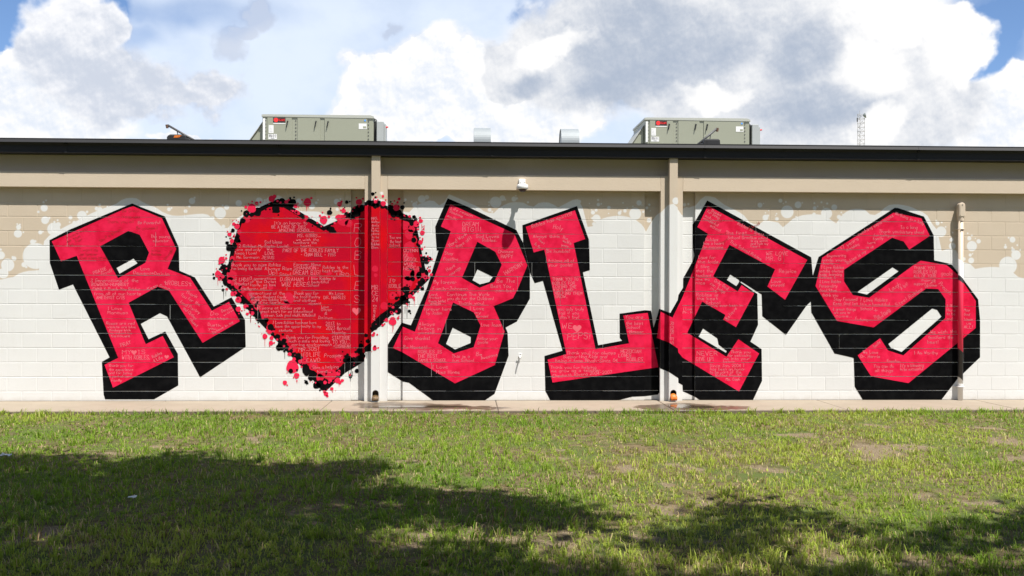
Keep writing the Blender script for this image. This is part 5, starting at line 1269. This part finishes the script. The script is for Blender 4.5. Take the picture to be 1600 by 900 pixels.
ROOF_Z = zt - .02
def rooftop_unit(pxl, pxr, pyt, Y, label, code, round_right):
    xl, xr = onY(pxl, 190, Y).x, onY(pxr, 190, Y).x
    zt_ = onY((pxl + pxr) / 2, pyt, Y).z
    W = xr - xl
    zb = ROOF_Z + .32
    dep = 1.5
    root = empty('rooftop_unit')
    tag(root, label, 'rooftop unit', 'air handlers on the roof')
    MB().box(xl + .1, xr - .05, Y + .08, Y + dep - .08, ROOF_Z - .01, zb).build('curb', M_GALV, root)
    H = zt_ - zb
    MB().box(xl, xr, Y, Y + dep, zb, zt_ - .03).build('cabinet', M_UNIT, root, bevel=.012)
    lid = [(xl - .015, zt_ - .045), (xl - .015, zt_ - .008), (xl + .02, zt_), (xr - .06, zt_), (xr + .005, zt_ - .02), (xr + .02, zt_ - .06)]
    MB().prism(lid, 'y', Y - .02, Y + dep + .02).build('lid', mat('pale_lid_enamel', (.40, .41, .36), .4), root)
    # access panels and posts stand a little proud of the cabinet
    f = lambda a: xl + W * a
    for a, b in ((.045, .265), (.315, .52), (.56, .945)):
        pn = MB().box(f(a), f(b), Y - .014, Y, zb + .03, zt_ - .052).build('access_panel', M_UNIT, root, bevel=.003)
        hx = f(b) - .09 if a < .5 else f(a) + .06
        mb = MB().tube([(hx + .01, Y - .014, zt_ - .13), (hx + .012, Y - .045, zt_ - .14), (hx, Y - .045, zt_ - .20), (hx - .012, Y - .04, zt_ - .26)], [.012, .014, .013, .008], 8)
        mb.build('handle', M_BLK, pn)
    for a in (.03, .30, .955):
        mb = MB()
        for k_ in range(6): mb.tube([(f(a), Y - .008, zt_ - .12 - .07 * k_), (f(a), Y, zt_ - .12 - .07 * k_)], .012, 8)
        tag(mb.build('hinge_bolts', M_STEEL, root), kind='stuff')
    # emblem plate
    ex0, ex1, ez0, ez1 = f(.098), f(.208), zt_ - .16, zt_ - .065
    pl = MB().box(ex0, ex1, Y - .020, Y - .0145, ez0, ez1).build('emblem_plate', M_BLK, root)
    cxm, czm, cr = ex0 + .055, (ez0 + ez1) / 2, .044
    MB().tube([(cxm, Y - .0235, czm), (cxm, Y - .020, czm)], cr, 20).build('emblem_disc', M_LOGO, pl)
    sticker_text(pl, 'TRANE', ex0 + .108, ex1 - .012, czm - .016, .036, Y - .0225, .009, M_LOGO)
    MB().box(ex0, ex1, Y - .018, Y - .0145, ez0 - .028, ez0 - .010).build('plate_strip', M_STICK, pl)
    # stickers
    for a, b, z0, z1, nm in ((.058, .102, -.37, -.215, 's'), (.055, .132, -.49, -.39, 'c'), (.868, .940, -.275, -.165, 'r')):
        st = MB().box(f(a), f(b), Y - .018, Y - .0145, zt_ + z0, zt_ + z1).build('sticker', M_STICK, root)
        if nm == 'c':
            sticker_text(st, code, f(a) + .018, f(b) - .018, zt_ + z0 + .040, .045, Y - .0195, .008, M_GREY)
            MB().box(f(a) + .05, f(b) - .05, Y - .0195, Y - .018, zt_ + z0 + .012, zt_ + z0 + .022).build('small_print', M_GREY, st)
        if nm == 'r':
            MB().box(f(a) + .085, f(b) - .012, Y - .0195, Y - .018, zt_ + z0 + .015, zt_ + z0 + .055).build('rating_box', M_UNIT, st)
        if nm == 's':
            for q in range(4): MB().box(f(a) + .015, f(b) - .02 - .01 * q, Y - .0195, Y - .018, zt_ + z0 + .03 + .03 * q, zt_ + z0 + .035 + .03 * q).build('small_print', mat('faint_ink', (.45, .45, .46), .6), st)
    MB().tube([(f(.925), Y - .018, zt_ - .105), (f(.925), Y - .0145, zt_ - .105)], .019, 14).build('blue_seal', M_BLUE, root)
    # side label strips, rain hood on the left, disconnect box on the right
    MB().box(xl + .012, f(.026), Y - .016, Y - .001, zt_ - .50, zt_ - .08).build('edge_label', M_STICK, root)
    hood = [(xl - .012, zt_ - .16), (xl - .012, zb), (xl - .62, zb), (xl - .62, zb + .06)]
    MB().prism(hood, 'y', Y + .10, Y + dep - .15).build('rain_hood', M_UNIT, root, bevel=.004)
    MB().prism([(xl - .015, zt_ - .155), (xl - .62, zb + .065), (xl - .66, zb + .04), (xl - .66, zb + .055), (xl - .62, zb + .085), (xl - .015, zt_ - .135)], 'y', Y + .07, Y + dep - .12).build('hood_flange', mat('pale_hood_edge', (.42, .42, .38), .5), root)
    MB().box(xr + .005, xr + .06, Y + .12, Y + .8, zb, zt_ - .10).build('gap_channel', M_BLK, root)
    bx = MB().box(xr + .062, xr + .20, Y + .02, Y + .45, zb + .02, zt_ - .115).build('disconnect_box', M_UNIT2, root, bevel=.006)
    MB().box(xr + .202, xr + .24, Y + .06, Y + .4, zb + .03, zt_ - .16).build('box_door', M_UNIT2, bx, bevel=.004)
    MB().tube([(xr + .24, Y + .1, zt_ - .22), (xr + .285, Y + .08, zt_ - .215)], [.020, .012], 8).build('switch_lever', M_LOGO, bx)
    MB().tube([(xr + .0, Y + .2, zt_ - .03), (xr + .045, Y + .2, zt_ - .06), (xr + .055, Y + .2, zt_ - .13)], .010, 8).build('cable', M_STEEL, root)

rooftop_unit(410, 583.5, 179.5, 6.0, 'grey green rooftop air unit above the heart', 'RTU-2-2', True)
rooftop_unit(1008, 1171, 184.5, 6.4, 'grey green rooftop air unit above the letter E', 'RTU-2-1', False)

def barrel_vent(px0, px1, pyt, Y, label):
    x0, x1 = onY(px0, 205, Y).x, onY(px1, 205, Y).x
    z1 = onY((px0 + px1) / 2, pyt, Y).z
    r = .30
    zc = z1 - r
    root = empty('roof_vent'); tag(root, label, 'roof vent', 'round metal vents on the roof')
    n = 28
    mb = MB()
    prof = [(Y + r + r * math.cos(t), zc + r * math.sin(t)) for t in [math.pi * 1.25 * i / n - .12 * math.pi for i in range(n + 1)]]
    vs = [(x0, a, b) for a, b in prof] + [(x1, a, b) for a, b in prof] + [(x0, Y + r + (a - Y - r) * .955, zc + (b - zc) * .955) for a, b in prof] + [(x1, Y + r + (a - Y - r) * .955, zc + (b - zc) * .955) for a, b in prof]
    m_ = n + 1
    fs = []
    for i in range(n):
        fs += [(i, i + 1, m_ + i + 1, m_ + i), (2 * m_ + i, 2 * m_ + i + 1, 3 * m_ + i + 1, 3 * m_ + i), (i, i + 1, 2 * m_ + i + 1, 2 * m_ + i), (m_ + i, m_ + i + 1, 3 * m_ + i + 1, 3 * m_ + i)]
    mb.add(vs, fs).build('hood', M_GALV, root, smooth=False)
    pr = [(Y + r + .97 * r * math.cos(t), zc + .97 * r * math.sin(t)) for t in [2 * math.pi * i / 24 for i in range(24)]]
    MB().prism(pr, 'x', x0 + .02, x0 + .028).build('end_plate', M_UNIT2, root)
    MB().prism(pr, 'x', x1 - .028, x1 - .02).build('end_plate', M_UNIT2, root)
    MB().box(x0 + .03, x1 - .03, Y + .08, Y + 2 * r - .08, ROOF_Z - .01, zc).build('neck', M_GALV, root)
barrel_vent(740.5, 767, 196.5, 5.0, 'round grey metal vent on the roof, nearer the left air unit')
barrel_vent(877.5, 905.5, 198, 5.0, 'round grey metal vent on the roof, nearer the right air unit')

def roof_spot(box_px, rod_px, tip_px, Y, tan_, label):
    """weighted roof base with a slanting arm"""
    root = empty('roof_bracket'); tag(root, label, 'bracket', 'slanting arms on the roof edge')
    a, b = onY(box_px[0], box_px[3], Y), onY(box_px[2], box_px[1], Y)
    x0, x1, z1 = a.x, b.x, b.z
    z0 = ROOF_Z - .01
    h = z1 - z0
    MB().prism([(x0, z0), (x1 + .01, z0), (x1 - .01, z1 - .012), (x0 + .02, z1 - .012), (x0, z1 - .04)], 'y', Y, Y + .26).build('base_block', M_BLK, root, bevel=.006)
    MB().prism([(x0 + .03, z1 - .0115), (x1 - .02, z1 - .0115), (x1 - .03, z1), (x0 + .04, z1)], 'y', Y + .01, Y + .25).build('base_lid', M_STEEL, root)
    if tan_:
        xm = x0 + (x1 - x0) * .36
        MB().prism([(xm, z1 - .05), (xm + .08, z1 - .045), (xm + .12, z1 - .015), (xm + .02, z1 - .012)], 'y', Y - .004, Y - .001).build('orange_label', M_ORANGE, root)
    MB().box(x0 + (x1 - x0) * .22, x0 + (x1 - x0) * .34, Y - .006, Y + .01, z0, z1 - .02).build('strap', M_BLK, root)
    p, q = onY(*rod_px, Y + .12), onY(*tip_px, Y + .12)
    d = (p - q).normalized()
    rod = MB().tube([p + d * .12, q], .017, 10).build('arm', M_STEEL, root, smooth=True)
    s = 1 if q.x > p.x else -1
    MB().tube([q - d * .012, q + Vector((s * .004, 0, -.045))], [.024, .018], 10).build('end_cap', mat('aged_copper', (.16, .09, .06), .5), rod)
    mid = q + (p - q) * .36
    MB().tube([mid, Vector((mid.x - .012 * s, mid.y, z1 - .01))], .007, 8).build('prop', M_STEEL, root)
roof_spot((260.5, 210, 290, 219), (303, 219), (262, 195.5), .55, True, 'dark weighted base with orange label and slanting arm, left on the roof')
roof_spot((1099, 217, 1126, 226), (1093, 223.5), (1120, 201), .55, False, 'dark weighted base with slanting arm before the right air unit')

def mast():
    Y = 150.0
    root = empty('radio_mast'); tag(root, 'thin lattice radio mast standing far behind the roof', 'mast')
    c = onY(1345, 178, Y)
    top = c.z; X = c.x
    r = .62
    L3 = [(X + r * math.cos(t), Y + r * math.sin(t)) for t in (math.radians(200), math.radians(320), math.radians(80))]
    for x, y in L3: MB().tube([(x, y, Z_LAWN), (x, y, top)], .035, 6).build('leg', M_MAST, root)
    mb = MB()
    z = top - .15; s = .66; k_ = 0
    while z > 10:
        for i in range(3):
            a, b = L3[i], L3[(i + 1) % 3]
            mb.tube([(*a, z), (*b, z)], .022, 4)
            mb.tube([(*a, z), (*b, z - s)] if k_ % 2 else [(*b, z), (*a, z - s)], .018, 4)
        z -= s; k_ += 1
    tag(mb.build('lattice', M_MAST, root), kind='stuff')
    d = onY(1350, 180.5, Y - .8)
    MB().tube([(d.x - .15, Y - .8, d.z), (d.x + .1, Y - .95, d.z + .03), (d.x + .22, Y - 1.0, d.z + .05)], [.12, .42, .46], 16).build('dish', M_UNIT2, root)
    MB().box(X - .75, X - .60, Y - .4, Y - .25, top - 1.3, top - .7).build('panel_antenna', M_STEEL, root)
    MB().tube([(X - .35, Y - .5, top - .2), (X - .35, Y - .5, top + .45)], .03, 6).build('whip', M_MAST, root)
mast()

# ------------------------------------------------------------------ litter on the lawn
def scrap(px, py, s, label):
    c = onZ(px, py, Z_LAWN + .03)
    r = random.Random(int(px))
    n = 5
    vs, fs = [], []
    for i in range(n):
        for j in range(n):
            vs.append((c.x + (i - 2) * s / 2 + r.gauss(0, s * .08), c.y + (j - 2) * s / 3 + r.gauss(0, s * .08), Z_LAWN + .035 + abs(r.gauss(0, s * .22))))
    for i in range(n - 1):
        for j in range(n - 1):
            fs.append((i * n + j, (i + 1) * n + j, (i + 1) * n + j + 1, i * n + j + 1))
    tag(MB().add(vs, fs).build('paper_scrap', M_PAPER), label, 'litter', 'litter on the lawn')
scrap(8, 713, .05, 'white paper scrap on the sunny lawn at the far left')
scrap(207, 778, .028, 'crumpled white paper scrap lying in the tree shade')

# ------------------------------------------------------------------ shade trees behind the viewer
M_BARK = mat('bark', (.09, .07, .05), .95, vary=.3, vscale=8, bump=.8, bscale=20)
def leaf_mat():
    m = bpy.data.materials.new('oak_leaf'); m.use_nodes = True
    N = NT(m.node_tree); b = m.node_tree.nodes['Principled BSDF']
    pos = N.new('ShaderNodeNewGeometry').outputs['Position']
    c = N.mix(N.noise(pos, 3, 3), (.030, .055, .014), (.065, .095, .025))
    N.put(b.inputs['Base Color'], c); b.inputs['Roughness'].default_value = .5
    tr = N.new('ShaderNodeBsdfTranslucent'); N.put(tr.inputs[0], c)
    mx = N.new('ShaderNodeMixShader'); mx.inputs[0].default_value = .08
    N.t.links.new(b.outputs[0], mx.inputs[1]); N.t.links.new(tr.outputs[0], mx.inputs[2])
    N.t.links.new(mx.outputs[0], m.node_tree.nodes['Material Output'].inputs[0])
    return m
M_LEAF = leaf_mat()

def in_poly(x, y, poly):
    c = False; j = len(poly) - 1
    for i in range(len(poly)):
        if (poly[i][1] > y) != (poly[j][1] > y) and x < (poly[j][0] - poly[i][0]) * (y - poly[i][1]) / (poly[j][1] - poly[i][1]) + poly[i][0]: c = not c
        j = i
    return c

def tree(shade_px, back, trunk, seed, n_clump, label, gaps=()):
    """a broad crown standing where its shade falls as the photograph shows it"""
    r = random.Random(seed)
    g = [onZ(px, py, Z_LAWN) for px, py in shade_px]
    poly = [(v.x, v.y) for v in g] + back
    gp = [(onZ(px, py, Z_LAWN), a, b) for px, py, a, b in gaps]
    xs = [p[0] for p in poly]; ys = [p[1] for p in poly]
    cl = []
    while len(cl) < n_clump:
        x, y = r.uniform(min(xs), max(xs)), r.uniform(min(ys), max(ys))
        if not in_poly(x, y, poly): continue
        if any(((x - c.x) / a) ** 2 + ((y - c.y) / b) ** 2 < 1 for c, a, b in gp): continue
        h = r.uniform(5.4, 8.6)
        cl.append(Vector((x, y, Z_LAWN)) + SUN * (h / SUN.z))
    root = empty('shade_tree', (trunk[0], trunk[1], Z_LAWN)); tag(root, label, 'tree', 'shade trees behind the viewer')
    V, F = [], []
    for c in cl:
        rad = r.uniform(.25, .50)
        for _ in range(56):
            d = Vector((r.gauss(0, 1), r.gauss(0, 1), r.gauss(0, .7)))
            p = c + d * rad * .55
            a = Vector((r.gauss(0, 1), r.gauss(0, 1), r.gauss(0, .5))).normalized()
            b = a.cross(Vector((r.gauss(0, 1), r.gauss(0, 1), r.gauss(0, 1)))).normalized()
            l, w = r.uniform(.08, .15), r.uniform(.035, .065)
            n = len(V)
            V += [p - a * l, p + b * w, p + a * l, p - b * w]
            F.append((n, n + 1, n + 2, n + 3))
    me = bpy.data.meshes.new('crown'); me.from_pydata([tuple(v - Vector((trunk[0], trunk[1], Z_LAWN))) for v in V], [], F)
    link('crown', me, root, M_LEAF)
    mb = MB()
    h0 = 3.1
    mb.tube([(0, 0, -.05), (.03, .05, 1.2), (-.05, .1, h0)], [.48, .36, .33], 14)
    for k_ in range(16):
        t = cl[r.randrange(len(cl))] - Vector((trunk[0], trunk[1], Z_LAWN))
        b0 = Vector((-.05, .1, h0 - .1))
        m1 = b0 + (t - b0) * .35 + Vector((r.gauss(0, .3), r.gauss(0, .3), 1.0))
        m2 = b0 + (t - b0) * .7 + Vector((r.gauss(0, .3), r.gauss(0, .3), .5))
        mb.tube([b0, m1, m2, t], [.17, .11, .06, .02], 8)
        for _ in range(3):
            e = cl[r.randrange(len(cl))] - Vector((trunk[0], trunk[1], Z_LAWN))
            if (e - m2).length < 3.2: mb.tube([m2, (m2 + e) / 2 + Vector((0, 0, .2)), e], [.05, .035, .012], 6)
    mb.build('trunk', M_BARK, root, smooth=True)

tree([(-330, 722), (0, 716), (140, 709), (230, 711), (300, 720), (420, 726), (450, 735), (540, 728), (612, 737), (628, 755), (700, 776), (770, 780), (850, 798), (870, 815), (800, 826), (740, 822), (710, 850), (790, 872), (900, 866), (1000, 880), (1010, 905)],
     [(1.6, -11.0), (1.2, -21), (-15, -21), (-16, -9)], (-4.2, -18.6), 4, 3900, 'broad shade tree behind the viewer shading the left of the lawn', gaps=((70, 850, .32, .28), (820, 845, .75, .4), (690, 830, .5, .35), (470, 812, .3, .2), (900, 880, .5, .3)))
tree([(1000, 905), (1020, 868), (1080, 840), (1120, 800), (1165, 788), (1200, 800), (1215, 815), (1280, 818), (1330, 836), (1420, 838), (1500, 815), (1560, 818), (1640, 805), (1900, 800)],
     [(15.5, -9.5), (15, -21), (1.6, -21), (1.6, -11)], (6.8, -18.9), 8, 2500, 'broad shade tree behind the viewer shading the right of the lawn', gaps=((1110, 880, .6, .4), (1285, 872, .55, .4), (1500, 870, .5, .3), (1230, 840, .35, .3)))
